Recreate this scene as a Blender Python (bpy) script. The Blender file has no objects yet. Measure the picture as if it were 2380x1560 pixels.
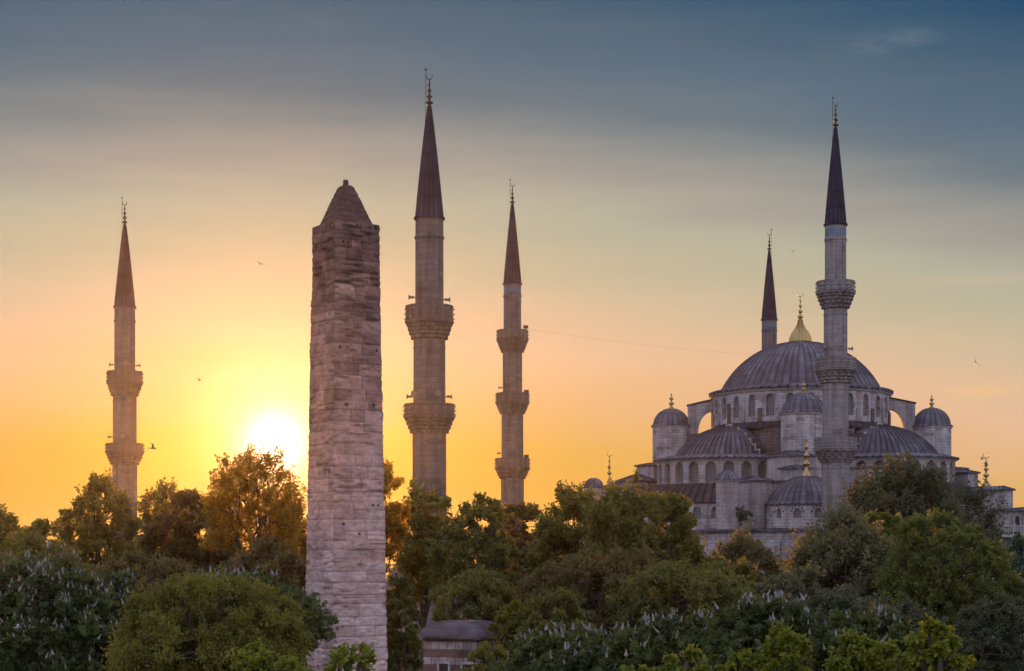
import bpy, math, random
import numpy as np
from mathutils import Vector

S = bpy.context.scene
COL = S.collection
rng = np.random.default_rng(7)

# ------------------------------------------------------------------ camera
F = 3901.0      # focal length in units of a 2380 px wide picture
HV = 1283.0     # row of the horizon in that picture
EYE = 17.0      # eye height above the square
cam = bpy.data.cameras.new('camera')
cam.sensor_width = 36.0
cam.lens = 36.0 * F / 2380.0
cam.shift_y = (HV - 780.0) / 2380.0
cam.clip_start = 0.5
cam.clip_end = 6000.0
cam_o = bpy.data.objects.new('camera', cam)
cam_o.location = (0, 0, EYE)
cam_o.rotation_euler = (math.radians(90), 0, 0)
COL.objects.link(cam_o)
S.camera = cam_o

def P(u, v, D):
    return np.array([(u - 1190.0) / F * D, D, EYE + (HV - v) / F * D])
def XY(u, D):
    return np.array([(u - 1190.0) / F * D, D])
def Z(v, D):
    return EYE + (HV - v) / F * D

# ------------------------------------------------------------------ render
S.view_settings.view_transform = 'Standard'
S.view_settings.look = 'None'
S.view_settings.exposure = 0.0
S.view_settings.gamma = 1.0
S.cycles.use_denoising = True
S.cycles.max_bounces = 6
S.cycles.diffuse_bounces = 3
S.cycles.glossy_bounces = 2
S.cycles.transmission_bounces = 4
S.cycles.volume_bounces = 0
S.cycles.sample_clamp_indirect = 4.0

# ------------------------------------------------------------------ sun and sky
SUN = Vector((-550.0, F, HV - 1032.0)).normalized()
SUN_AZ = math.atan2(SUN.x, SUN.y)
SUN_EL = math.asin(SUN.z)
sl = bpy.data.lights.new('sun', 'SUN')
sl.energy = 5.0
sl.angle = math.radians(0.5)
sl.color = (1.0, 0.38, 0.07)
so = bpy.data.objects.new('sun', sl)
so.rotation_mode = 'QUATERNION'
so.rotation_quaternion = SUN.to_track_quat('Z', 'Y')
so.location = (-60, 100, 120)
COL.objects.link(so)

def lin(c):
    return tuple((x / 255.0 / 12.92) if x / 255.0 <= 0.04045 else ((x / 255.0 + 0.055) / 1.055) ** 2.4 for x in c)

W = bpy.data.worlds.new('World')
S.world = W
W.use_nodes = True
nt = W.node_tree
nt.nodes.clear()
class NT:
    def __init__(s, tree): s.t = tree
    def node(s, typ, **kw):
        n = s.t.nodes.new(typ)
        for k, v in kw.items(): setattr(n, k, v)
        return n
    def link(s, a, b): s.t.links.new(a, b)
    def put(s, sock, v):
        if isinstance(v, bpy.types.NodeSocket): s.t.links.new(v, sock)
        else: sock.default_value = v
    def m(s, op, a, b=0.0, c=None, clamp=False):
        n = s.node('ShaderNodeMath', operation=op, use_clamp=clamp)
        s.put(n.inputs[0], a); s.put(n.inputs[1], b)
        if c is not None: s.put(n.inputs[2], c)
        return n.outputs[0]
    def mix(s, f, a, b, blend='MIX', clamp=False):
        n = s.node('ShaderNodeMix', data_type='RGBA', blend_type=blend)
        n.clamp_result = clamp
        s.put(n.inputs[0], f)
        s.put(n.inputs[6], a if isinstance(a, bpy.types.NodeSocket) else tuple(a) + (1,))
        s.put(n.inputs[7], b if isinstance(b, bpy.types.NodeSocket) else tuple(b) + (1,))
        return n.outputs[2]
    def ramp(s, f, stops, interp='LINEAR'):
        n = s.node('ShaderNodeValToRGB')
        cr = n.color_ramp
        cr.interpolation = interp
        while len(cr.elements) < len(stops): cr.elements.new(0.5)
        for e, (p, c) in zip(cr.elements, stops):
            e.position = p
            e.color = tuple(c) + (1,)
        s.put(n.inputs[0], f)
        return n.outputs[0]

w = NT(nt)
tc = w.node('ShaderNodeTexCoord')
sp = w.node('ShaderNodeSeparateXYZ')
w.link(tc.outputs['Generated'], sp.inputs[0])
X, Y, Zz = sp.outputs
hl = w.m('SQRT', w.m('ADD', w.m('MULTIPLY', X, X), w.m('ADD', w.m('MULTIPLY', Y, Y), 1e-6)))
t = w.m('DIVIDE', Zz, hl)
daz = w.m('SUBTRACT', w.m('ARCTAN2', X, Y), SUN_AZ)
daz2 = w.m('MULTIPLY', daz, daz)
# soft streaks of high cloud
mp = w.node('ShaderNodeMapping')
mp.inputs['Scale'].default_value = (3.0, 3.0, 26.0)
mp.inputs['Rotation'].default_value = (0.0, 0.05, 0.0)
w.link(tc.outputs['Generated'], mp.inputs[0])
nz = w.node('ShaderNodeTexNoise')
nz.inputs['Scale'].default_value = 1.6
nz.inputs['Detail'].default_value = 6.0
nz.inputs['Roughness'].default_value = 0.55
w.link(mp.outputs[0], nz.inputs['Vector'])
streak = w.m('SUBTRACT', nz.outputs[0], 0.5)
te = w.m('ADD', t, w.m('MULTIPLY', daz2, 0.273))
te = w.m('ADD', te, w.m('MULTIPLY', streak, 0.042))
T0, T1 = -0.05, 0.55
tn = w.m('DIVIDE', w.m('SUBTRACT', te, T0), T1 - T0, clamp=True)
def vs(v): return ((HV - v) / F - T0) / (T1 - T0)
stops = [(1420, (250, 180, 92)), (1240, (250, 180, 90)), (1120, (230, 170, 80)), (1020, (224, 172, 86)), (900, (228, 180, 126)),
         (780, (230, 188, 152)), (670, (212, 188, 156)), (570, (194, 183, 154)), (480, (181, 178, 157)), (390, (164, 159, 150)),
         (300, (138, 142, 141)), (210, (108, 122, 131)), (120, (92, 112, 129)), (30, (82, 104, 122)), (-60, (64, 93, 116)), (-160, (36, 77, 111))]
base = w.ramp(tn, [(vs(v), lin(c)) for v, c in stops])
# yellow band low around the sun
ev = w.m('DIVIDE', w.m('SUBTRACT', t, (HV - 1085.0) / F), 95.0 / F)
eu = w.m('DIVIDE', daz, 390.0 / F)
wy = w.m('POWER', 2.718, w.m('MULTIPLY', w.m('ADD', w.m('MULTIPLY', ev, ev), w.m('MULTIPLY', eu, eu)), -1.0))
base = w.mix(w.m('MULTIPLY', wy, 0.8), base, lin((225, 168, 2)))
# glow round the sun
gv = w.m('SUBTRACT', t, SUN.z / math.hypot(SUN.x, SUN.y))
r2 = w.m('ADD', w.m('MULTIPLY', gv, gv), daz2)
r = w.m('SQRT', r2)
def gauss(sig): return w.m('POWER', 2.718, w.m('DIVIDE', r2, -(sig / F) ** 2))
g1 = w.m('MULTIPLY', gauss(60.0), 1.9)
g2 = w.m('MULTIPLY', gauss(150.0), 0.50)
g3 = w.m('MULTIPLY', w.m('POWER', 2.718, w.m('DIVIDE', r, -210.0 / F)), 0.06)
front = w.mix(1.0, base, w.mix(1.0, (1.0, 0.93, 0.72), g1, 'MULTIPLY'), 'ADD')
front = w.mix(1.0, front, w.mix(1.0, (1.0, 0.80, 0.66), g2, 'MULTIPLY'), 'ADD')
front = w.mix(1.0, front, w.mix(1.0, (1.0, 0.76, 0.5), g3, 'MULTIPLY'), 'ADD')
# a wisp of cirrus high on the right and two low streaks
mp2 = w.node('ShaderNodeMapping')
mp2.inputs['Scale'].default_value = (14.0, 14.0, 60.0)
mp2.inputs['Rotation'].default_value = (0.0, 0.22, 0.0)
w.link(tc.outputs['Generated'], mp2.inputs[0])
nz2 = w.node('ShaderNodeTexNoise')
nz2.inputs['Scale'].default_value = 1.5
nz2.inputs['Detail'].default_value = 7.0
nz2.inputs['Roughness'].default_value = 0.65
w.link(mp2.outputs[0], nz2.inputs['Vector'])
def spot(u, v, su, sv):
    a = w.m('DIVIDE', w.m('SUBTRACT', w.m('ARCTAN2', X, Y), math.atan((u - 1190.0) / F)), su / F)
    b = w.m('DIVIDE', w.m('SUBTRACT', t, (HV - v) / math.hypot(F, u - 1190)), sv / F)
    return w.m('POWER', 2.718, w.m('MULTIPLY', w.m('ADD', w.m('MULTIPLY', a, a), w.m('MULTIPLY', b, b)), -1.0))
wis = w.m('MULTIPLY', w.m('SUBTRACT', nz2.outputs[0], 0.42, clamp=True), 2.2)
front = w.mix(w.m('MULTIPLY', spot(2070, 98, 130, 26), wis, clamp=True), front, lin((128, 140, 150)))
front = w.mix(w.m('MULTIPLY', spot(2310, 905, 110, 16), w.m('MULTIPLY', wis, 1.5), clamp=True), front, lin((255, 208, 130)))
front = w.mix(w.m('MULTIPLY', spot(2280, 650, 190, 14), wis, clamp=True), front, lin((210, 185, 160)))
# the rest of the dome, overhead and behind
sky = w.node('ShaderNodeTexSky', sky_type='NISHITA')
sky.sun_disc = False
sky.sun_elevation = SUN_EL
sky.sun_rotation = SUN_AZ
sky.air_density = 1.0
sky.dust_density = 1.5
SKY_K = 0.15
skyc = w.mix(1.0, sky.outputs[0], (SKY_K,) * 3, 'MULTIPLY')
BACK = (0.75, 0.78, 1.16)
skyc = w.mix(1.0, skyc, BACK, 'ADD')
fb = w.node('ShaderNodeMapRange', interpolation_type='SMOOTHSTEP')
fb.inputs['From Min'].default_value = 0.46
fb.inputs['From Max'].default_value = 1.1
w.put(fb.inputs['Value'], te)
final = w.mix(fb.outputs[0], front, skyc)
bg = w.node('ShaderNodeBackground')
w.link(final, bg.inputs['Color'])
bg.inputs['Strength'].default_value = 1.0
ow = w.node('ShaderNodeOutputWorld')
w.link(bg.outputs[0], ow.inputs['Surface'])

# ------------------------------------------------------------------ materials
def mat(name, rough=0.8, spec=0.3):
    m = bpy.data.materials.new(name)
    m.use_nodes = True
    b = m.node_tree.nodes['Principled BSDF']
    b.inputs['Roughness'].default_value = rough
    b.inputs['Specular IOR Level'].default_value = spec
    return m, NT(m.node_tree), b

def stone_mat(name, c1, c2, mortar, bw, bh, stain=0.5, bump=0.4, patch=None):
    m, n, b = mat(name, 0.9, 0.15)
    tcn = n.node('ShaderNodeTexCoord')
    br = n.node('ShaderNodeTexBrick')
    br.offset = 0.5
    n.link(tcn.outputs['UV'], br.inputs['Vector'])
    br.inputs['Color1'].default_value = tuple(c1) + (1,)
    br.inputs['Color2'].default_value = tuple(c2) + (1,)
    br.inputs['Mortar'].default_value = tuple(mortar) + (1,)
    br.inputs['Scale'].default_value = 1.0
    br.inputs['Mortar Size'].default_value = 0.022
    br.inputs['Mortar Smooth'].default_value = 0.3
    br.inputs['Brick Width'].default_value = bw
    br.inputs['Row Height'].default_value = bh
    col = br.outputs['Color']
    if patch:
        # odd lighter and darker replacement blocks
        mpn = n.node('ShaderNodeMapping')
        mpn.inputs['Scale'].default_value = (1 / (bw * 1.4), 1 / bh, 1)
        n.link(tcn.outputs['UV'], mpn.inputs[0])
        vo = n.node('ShaderNodeTexWhiteNoise', noise_dimensions='2D')
        fl = n.node('ShaderNodeVectorMath', operation='FLOOR')
        n.link(mpn.outputs[0], fl.inputs[0])
        n.link(fl.outputs[0], vo.inputs['Vector'])
        k = n.m('MULTIPLY', n.m('GREATER_THAN', vo.outputs[0], 1 - patch[1]), 0.75)
        col = n.mix(k, col, patch[0])
    no = n.node('ShaderNodeTexNoise')
    no.inputs['Scale'].default_value = 0.45
    no.inputs['Detail'].default_value = 8
    no.inputs['Roughness'].default_value = 0.65
    n.link(tcn.outputs['Object'], no.inputs['Vector'])
    st = n.ramp(no.outputs[0], [(0.3, (1 - stain,) * 3), (0.62, (1.08, 1.06, 1.03))])
    col = n.mix(1.0, col, st, 'MULTIPLY')
    # streaks running down the wall
    mps = n.node('ShaderNodeMapping')
    mps.inputs['Scale'].default_value = (1.6, 0.12, 1.0)
    n.link(tcn.outputs['UV'], mps.inputs[0])
    ns = n.node('ShaderNodeTexNoise')
    ns.inputs['Scale'].default_value = 1.0
    ns.inputs['Detail'].default_value = 5
    n.link(mps.outputs[0], ns.inputs['Vector'])
    col = n.mix(1.0, col, n.ramp(ns.outputs[0], [(0.35, (0.72, 0.68, 0.66)), (0.55, (1, 1, 1))]), 'MULTIPLY')
    n.link(col, b.inputs['Base Color'])
    bp = n.node('ShaderNodeBump')
    bp.inputs['Strength'].default_value = bump
    bp.inputs['Distance'].default_value = 0.04
    n.link(n.m('ADD', n.m('MULTIPLY', br.outputs['Fac'], -1.0), no.outputs[0]), bp.inputs['Height'])
    n.link(bp.outputs[0], b.inputs['Normal'])
    return m

STONE = stone_mat('grey_limestone', (0.36, 0.32, 0.31), (0.31, 0.27, 0.265), (0.24, 0.2, 0.2), 0.95, 0.42, 0.35, 0.4, ((0.28, 0.21, 0.19), 0.14))
STONE_PALE = stone_mat('pale_limestone', (0.46, 0.42, 0.41), (0.36, 0.32, 0.32), (0.25, 0.21, 0.21), 0.8, 0.36, 0.45, 0.4, ((0.28, 0.20, 0.19), 0.2))
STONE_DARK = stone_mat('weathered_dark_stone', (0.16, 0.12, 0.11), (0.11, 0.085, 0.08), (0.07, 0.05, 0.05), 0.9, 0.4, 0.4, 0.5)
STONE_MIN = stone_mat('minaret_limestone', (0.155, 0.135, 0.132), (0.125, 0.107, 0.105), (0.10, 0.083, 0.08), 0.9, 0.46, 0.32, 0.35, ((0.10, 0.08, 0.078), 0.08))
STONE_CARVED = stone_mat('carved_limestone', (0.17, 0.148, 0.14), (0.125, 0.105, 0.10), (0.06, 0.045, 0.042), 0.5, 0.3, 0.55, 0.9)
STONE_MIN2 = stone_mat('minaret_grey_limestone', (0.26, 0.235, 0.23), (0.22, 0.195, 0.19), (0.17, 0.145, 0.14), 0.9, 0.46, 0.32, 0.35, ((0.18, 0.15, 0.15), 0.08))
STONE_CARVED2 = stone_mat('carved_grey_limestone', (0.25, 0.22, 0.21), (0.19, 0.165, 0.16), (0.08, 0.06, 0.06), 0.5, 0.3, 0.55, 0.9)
TRIM = stone_mat('stone_trim', (0.46, 0.42, 0.40), (0.40, 0.36, 0.34), (0.25, 0.2, 0.2), 1.2, 0.5, 0.3, 0.3)

def lead_mat(name, c, var, rough=0.6, spec=0.3):
    m, n, b = mat(name, rough, spec)
    tcn = n.node('ShaderNodeTexCoord')
    fl = n.node('ShaderNodeVectorMath', operation='FLOOR')
    mpn = n.node('ShaderNodeMapping')
    mpn.inputs['Scale'].default_value = (1.0, 0.55, 1)
    n.link(tcn.outputs['UV'], mpn.inputs[0])
    n.link(mpn.outputs[0], fl.inputs[0])
    wn = n.node('ShaderNodeTexWhiteNoise', noise_dimensions='2D')
    n.link(fl.outputs[0], wn.inputs['Vector'])
    col = n.ramp(wn.outputs[0], [(0.0, tuple(x * (1 - var) for x in c)), (0.7, c), (1.0, tuple(x * (1 + var * 1.4) for x in c))])
    no = n.node('ShaderNodeTexNoise')
    no.inputs['Scale'].default_value = 0.8
    no.inputs['Detail'].default_value = 6
    n.link(tcn.outputs['Object'], no.inputs['Vector'])
    col = n.mix(1.0, col, n.ramp(no.outputs[0], [(0.32, (0.62, 0.55, 0.55)), (0.62, (1.1, 1.1, 1.12))]), 'MULTIPLY')
    # shade of the standing seams painted into the colour, with grime; laps darkened too
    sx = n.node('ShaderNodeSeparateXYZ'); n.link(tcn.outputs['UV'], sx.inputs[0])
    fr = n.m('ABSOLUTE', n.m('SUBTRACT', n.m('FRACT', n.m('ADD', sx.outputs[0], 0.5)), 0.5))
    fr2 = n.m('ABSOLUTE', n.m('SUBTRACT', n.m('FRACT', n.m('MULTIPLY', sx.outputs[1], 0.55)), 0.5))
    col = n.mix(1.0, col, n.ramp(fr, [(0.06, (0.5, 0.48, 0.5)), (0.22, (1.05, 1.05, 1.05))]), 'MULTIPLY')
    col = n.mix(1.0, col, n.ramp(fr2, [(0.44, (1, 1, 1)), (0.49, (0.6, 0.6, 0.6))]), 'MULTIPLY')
    n.link(col, b.inputs['Base Color'])
    # lap joints of the sheets
    bp = n.node('ShaderNodeBump')
    bp.inputs['Strength'].default_value = 0.35
    bp.inputs['Distance'].default_value = 0.05
    n.link(no.outputs[0], bp.inputs['Height'])
    n.link(bp.outputs[0], b.inputs['Normal'])
    return m
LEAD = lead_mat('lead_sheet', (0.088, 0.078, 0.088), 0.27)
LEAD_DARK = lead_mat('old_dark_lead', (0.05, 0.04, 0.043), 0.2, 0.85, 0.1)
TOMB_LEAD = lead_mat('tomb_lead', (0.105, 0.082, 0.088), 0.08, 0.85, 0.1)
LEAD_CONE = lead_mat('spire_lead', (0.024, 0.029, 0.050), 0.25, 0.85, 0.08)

GOLD, n_, b_ = mat('gilded_copper', 0.38, 0.5)
b_.inputs['Base Color'].default_value = (0.38, 0.26, 0.10, 1)
b_.inputs['Metallic'].default_value = 0.85
IRON, n_, b_ = mat('dark_bronze', 0.5, 0.4)
b_.inputs['Base Color'].default_value = (0.05, 0.033, 0.022, 1)
b_.inputs['Metallic'].default_value = 0.4
SPEAKER, n_, b_ = mat('speaker_grey', 0.5, 0.4)
b_.inputs['Base Color'].default_value = (0.16, 0.13, 0.12, 1)

# pierced plaster window
LATT, n_, b_ = mat('pierced_window', 0.6, 0.4)
tcn = n_.node('ShaderNodeTexCoord')
vo = n_.node('ShaderNodeTexVoronoi', feature='F1')
mpn = n_.node('ShaderNodeMapping')
mpn.inputs['Scale'].default_value = (5.0, 4.2, 1.0)
n_.link(tcn.outputs['UV'], mpn.inputs[0])
n_.link(mpn.outputs[0], vo.inputs['Vector'])
vo.inputs['Scale'].default_value = 1.0
vo.inputs['Randomness'].default_value = 0.15
n_.link(n_.ramp(vo.outputs['Distance'], [(0.30, (0.035, 0.03, 0.035)), (0.42, (0.19, 0.165, 0.16))]), b_.inputs['Base Color'])
DARK, n_, b_ = mat('dark_opening', 0.6, 0.3)
b_.inputs['Base Color'].default_value = (0.03, 0.022, 0.022, 1)
TILE, n_, b_ = mat('blue_tile', 0.4, 0.5)
b_.inputs['Base Color'].default_value = (0.05, 0.11, 0.17, 1)

def leaf_mat(name, stops, transl, tcol):
    m, n, b = mat(name, 0.55, 0.25)
    at = n.node('ShaderNodeAttribute', attribute_name='tint')
    stops = [(p_, tuple(x * 1.3 for x in c_)) for p_, c_ in stops]
    col = n.ramp(at.outputs['Fac'], stops)
    n.link(col, b.inputs['Base Color'])
    tr = n.node('ShaderNodeBsdfTranslucent')
    n.link(n.mix(1.0, col, tcol, 'MULTIPLY'), tr.inputs['Color'])
    mx = n.node('ShaderNodeMixShader')
    mx.inputs[0].default_value = transl
    n.link(b.outputs[0], mx.inputs[1]); n.link(tr.outputs[0], mx.inputs[2])
    n.link(mx.outputs[0], n.t.nodes['Material Output'].inputs['Surface'])
    return m
TC = (2.5, 2.2, 1.0)
L_OLIVE = leaf_mat('olive_leaves', [(0, (0.055, 0.050, 0.016)), (0.5, (0.085, 0.085, 0.022)), (1, (0.13, 0.115, 0.03))], 0.42, TC)
L_BROWN = leaf_mat('bronze_leaves', [(0, (0.055, 0.04, 0.017)), (0.5, (0.085, 0.065, 0.024)), (1, (0.12, 0.085, 0.03))], 0.42, TC)
L_GREEN = leaf_mat('fresh_green_leaves', [(0, (0.045, 0.058, 0.014)), (0.5, (0.07, 0.085, 0.02)), (1, (0.10, 0.115, 0.028))], 0.42, TC)
L_DARK = leaf_mat('dark_green_leaves', [(0, (0.03, 0.035, 0.02)), (0.5, (0.05, 0.055, 0.03)), (1, (0.08, 0.085, 0.045))], 0.35, TC)
L_PALE = leaf_mat('grey_green_leaves', [(0, (0.05, 0.055, 0.03)), (0.5, (0.085, 0.085, 0.045)), (1, (0.13, 0.115, 0.06))], 0.4, TC)
L_TEAL = leaf_mat('blue_green_leaves', [(0, (0.03, 0.05, 0.035)), (0.5, (0.055, 0.08, 0.055)), (1, (0.085, 0.115, 0.08))], 0.4, TC)
L_GOLD = leaf_mat('sunlit_thin_leaves', [(0, (0.07, 0.055, 0.014)), (0.5, (0.11, 0.085, 0.018)), (1, (0.15, 0.115, 0.025))], 0.55, (5.0, 3.6, 1.0))
L_CHEST = leaf_mat('chestnut_leaves', [(0, (0.028, 0.036, 0.012)), (0.5, (0.045, 0.056, 0.016)), (1, (0.075, 0.085, 0.022))], 0.35, TC)
L_YOUNG = leaf_mat('young_yellow_leaves', [(0, (0.06, 0.075, 0.007)), (0.5, (0.105, 0.115, 0.010)), (1, (0.17, 0.155, 0.016))], 0.4, (1.6, 1.6, 0.8))
L_MOSS = leaf_mat('moss_green_leaves', [(0, (0.065, 0.06, 0.010)), (0.5, (0.095, 0.088, 0.014)), (1, (0.14, 0.12, 0.02))], 0.4, TC)
BLOSSOM, n_, b_ = mat('white_blossom', 0.7, 0.2)
b_.inputs['Base Color'].default_value = (0.21, 0.175, 0.155, 1)
BARK, n_, b_ = mat('bark', 0.9, 0.1)
tcn = n_.node('ShaderNodeTexCoord')
no = n_.node('ShaderNodeTexNoise'); no.inputs['Scale'].default_value = 3.0; no.inputs['Detail'].default_value = 6
n_.link(tcn.outputs['Object'], no.inputs['Vector'])
n_.link(n_.ramp(no.outputs[0], [(0.35, (0.05, 0.035, 0.025)), (0.65, (0.12, 0.09, 0.065))]), b_.inputs['Base Color'])

# ------------------------------------------------------------------ mesh helpers
def link_mesh(name, verts, faces, material, parent=None, origin=(0, 0, 0), uvs=None, smooth=False, tint=None, nside=None):
    """verts Nx3 in world space; faces list of index lists, or an (M,k) array"""
    me = bpy.data.meshes.new(name)
    v = np.asarray(verts, dtype=np.float32) - np.asarray(origin, dtype=np.float32)
    me.vertices.add(len(v))
    me.vertices.foreach_set('co', v.ravel())
    if isinstance(faces, np.ndarray):
        M, k = faces.shape
        li = faces.ravel().astype(np.int32)
        starts = np.arange(M, dtype=np.int32) * k
        tot = np.full(M, k, dtype=np.int32)
    else:
        M = len(faces)
        tot = np.array([len(f) for f in faces], dtype=np.int32)
        starts = np.concatenate([[0], np.cumsum(tot)[:-1]]).astype(np.int32)
        li = np.array([i for f in faces for i in f], dtype=np.int32)
    me.loops.add(len(li))
    me.loops.foreach_set('vertex_index', li)
    me.polygons.add(M)
    me.polygons.foreach_set('loop_start', starts)
    me.polygons.foreach_set('loop_total', tot)
    me.polygons.foreach_set('use_smooth', np.full(M, smooth, dtype=bool))
    if uvs is not None:
        uv = np.asarray(uvs, dtype=np.float32)
        if len(uv) == len(v) and len(uv) != len(li): uv = uv[li]
        elif len(uv) == len(v): uv = uv[li]
        lay = me.uv_layers.new(name='UVMap')
        lay.data.foreach_set('uv', uv.ravel())
    if tint is not None:
        a = me.attributes.new('tint', 'FLOAT', 'FACE' if len(tint) == M else 'POINT')
        a.data.foreach_set('value', np.asarray(tint, dtype=np.float32))
    me.materials.append(material)
    me.update(calc_edges=True)
    o = bpy.data.objects.new(name, me)
    COL.objects.link(o)
    if parent is not None: o.parent = parent
    else: o.location = tuple(origin)
    return o

def empty(name, loc, label=None, cat=None, group=None, kind=None):
    o = bpy.data.objects.new(name, None)
    o.empty_display_size = 0.5
    o.location = tuple(float(x) for x in loc)
    COL.objects.link(o)
    tag(o, label, cat, group, kind)
    return o
def tag(o, label=None, cat=None, group=None, kind=None):
    if label: o['label'] = label
    if cat: o['category'] = cat
    if group: o['group'] = group
    if kind: o['kind'] = kind
    return o

class MB:
    """collects polygons with uvs (per loop)"""
    def __init__(s): s.v = []; s.f = []; s.uv = []
    def poly(s, pts, uv=None):
        i = len(s.v)
        s.v += [tuple(p) for p in pts]
        s.f.append(list(range(i, i + len(pts))))
        if uv is None:
            p = np.array(pts); a = p[1] - p[0]; L = np.linalg.norm(a)
            ax = a / L if L > 1e-9 else np.array([1., 0, 0])
            horiz = abs(ax[2]) < 0.7
            nrm = np.cross(p[1] - p[0], p[2] - p[0]); ln = np.linalg.norm(nrm)
            nrm = nrm / ln if ln > 1e-9 else np.array([0, 0, 1.])
            if abs(nrm[2]) > 0.95: uv = [(q[0], q[1]) for q in p]
            else:
                t_ = np.cross((0, 0, 1.), nrm); t_ /= np.linalg.norm(t_)
                uv = [(float(np.dot(q, t_)), float(q[2]) / max(0.3, math.sqrt(1 - nrm[2] ** 2))) for q in p]
        s.uv += list(uv)
    def prism(s, ring, z0, z1, top=True, bottom=True, ztop=None):
        """ring: list of xy, counter-clockwise; vertical walls"""
        n = len(ring)
        acc = 0.0
        for i in range(n):
            a, b = ring[i], ring[(i + 1) % n]
            L = math.hypot(b[0] - a[0], b[1] - a[1])
            s.poly([(a[0], a[1], z0), (b[0], b[1], z0), (b[0], b[1], z1), (a[0], a[1], z1)],
                   [(acc, z0), (acc + L, z0), (acc + L, z1), (acc, z1)])
            acc += L
        if top: s.poly([(p[0], p[1], z1) for p in ring])
        if bottom: s.poly([(p[0], p[1], z0) for p in ring[::-1]])
    def extrude(s, prof, o, d, nrm, th):
        """prof: list of (r,z) convex polygon, in the plane through xy point o with direction d; thickness th along nrm"""
        A = [(o[0] + d[0] * r - nrm[0] * th / 2, o[1] + d[1] * r - nrm[1] * th / 2, z) for r, z in prof]
        B = [(o[0] + d[0] * r + nrm[0] * th / 2, o[1] + d[1] * r + nrm[1] * th / 2, z) for r, z in prof]
        uv = [(r, z) for r, z in prof]
        s.poly(A, uv); s.poly(B[::-1], uv[::-1])
        n = len(prof)
        for i in range(n):
            j = (i + 1) % n
            s.poly([A[j], A[i], B[i], B[j]])
    def build(s, name, material, parent=None, origin=(0, 0, 0), smooth=False):
        return link_mesh(name, s.v, s.f, material, parent, origin, s.uv, smooth)

def lathe(name, c, prof, n, material, parent=None, origin=(0, 0, 0), a0=0.0, a1=2 * math.pi, rib=0, rib_h=0.0,
          smooth=False, uvk=None, mod=None, scallop=None):
    """prof [(r,z)], c centre xy. rib: standing seams per full turn (n becomes rib*4)"""
    full = abs(a1 - a0 - 2 * math.pi) < 1e-6
    if rib:
        n = int(round(rib * 4 * (a1 - a0) / (2 * math.pi)))
    A = a0 + (a1 - a0) * np.arange(n + 1) / n
    prof = np.array(prof, dtype=float)
    R = np.repeat(prof[:, :1], n + 1, axis=1)
    if rib:
        k = np.arange(n + 1) % 4
        fade = np.clip(prof[:, 0] / (prof[:, 0].max() * 0.25), 0, 1)[:, None]
        R = R + (np.where(k == 0, rib_h, 0.0)[None, :]) * fade
    if mod is not None:
        R = R * (1 + mod[:, :n + 1] if mod.ndim == 2 else 1 + mod)
    x = c[0] + R * np.cos(A)[None, :]
    y = c[1] + R * np.sin(A)[None, :]
    z = np.repeat(prof[:, 1:2], n + 1, axis=1)
    if rib:
        # the raised seam also stands up on flat parts
        z = z + np.where(k == 0, rib_h * 0.6, 0.0)[None, :] * fade
    V = np.stack([x, y, z], -1).reshape(-1, 3)
    m = len(prof)
    i, j = np.meshgrid(np.arange(m - 1), np.arange(n), indexing='ij')
    q = np.stack([i * (n + 1) + j, i * (n + 1) + j + 1, (i + 1) * (n + 1) + j + 1, (i + 1) * (n + 1) + j], -1).reshape(-1, 4)
    sl_ = np.concatenate([[0], np.cumsum(np.hypot(np.diff(prof[:, 0]), np.diff(prof[:, 1])))])
    if rib: U = np.repeat(((A - A[0]) / (2 * math.pi) * rib)[None, :], m, 0)
    else: U = np.repeat((A * (uvk if uvk else max(prof[:, 0])))[None, :], m, 0)
    Vv = np.repeat(sl_[:, None], n + 1, 1) if rib else np.repeat(prof[:, 1:2] - prof[0, 1] + sl_[:, None] * 0.0, n + 1, 1)
    if rib == 0 and abs(prof[:, 1].max() - prof[:, 1].min()) < 0.3: Vv = np.repeat(sl_[:, None], n + 1, 1)
    UV = np.stack([U, Vv], -1).reshape(-1, 2)
    return link_mesh(name, V, q.astype(np.int32), material, parent, origin, UV, smooth)

def cap(r, z0, h, n=14, flare=0.0):
    """spherical cap profile from the rim to the crown"""
    Rr = (r * r + h * h) / (2 * h)
    amax = math.asin(min(1.0, r / Rr)) if h <= Rr else math.pi - math.asin(r / Rr)
    pr = []
    for i in range(n + 1):
        a = amax * (1 - i / n)
        pr.append((max(1e-3, Rr * math.sin(a)), z0 + Rr * math.cos(a) - (Rr - h)))
    return pr

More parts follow.
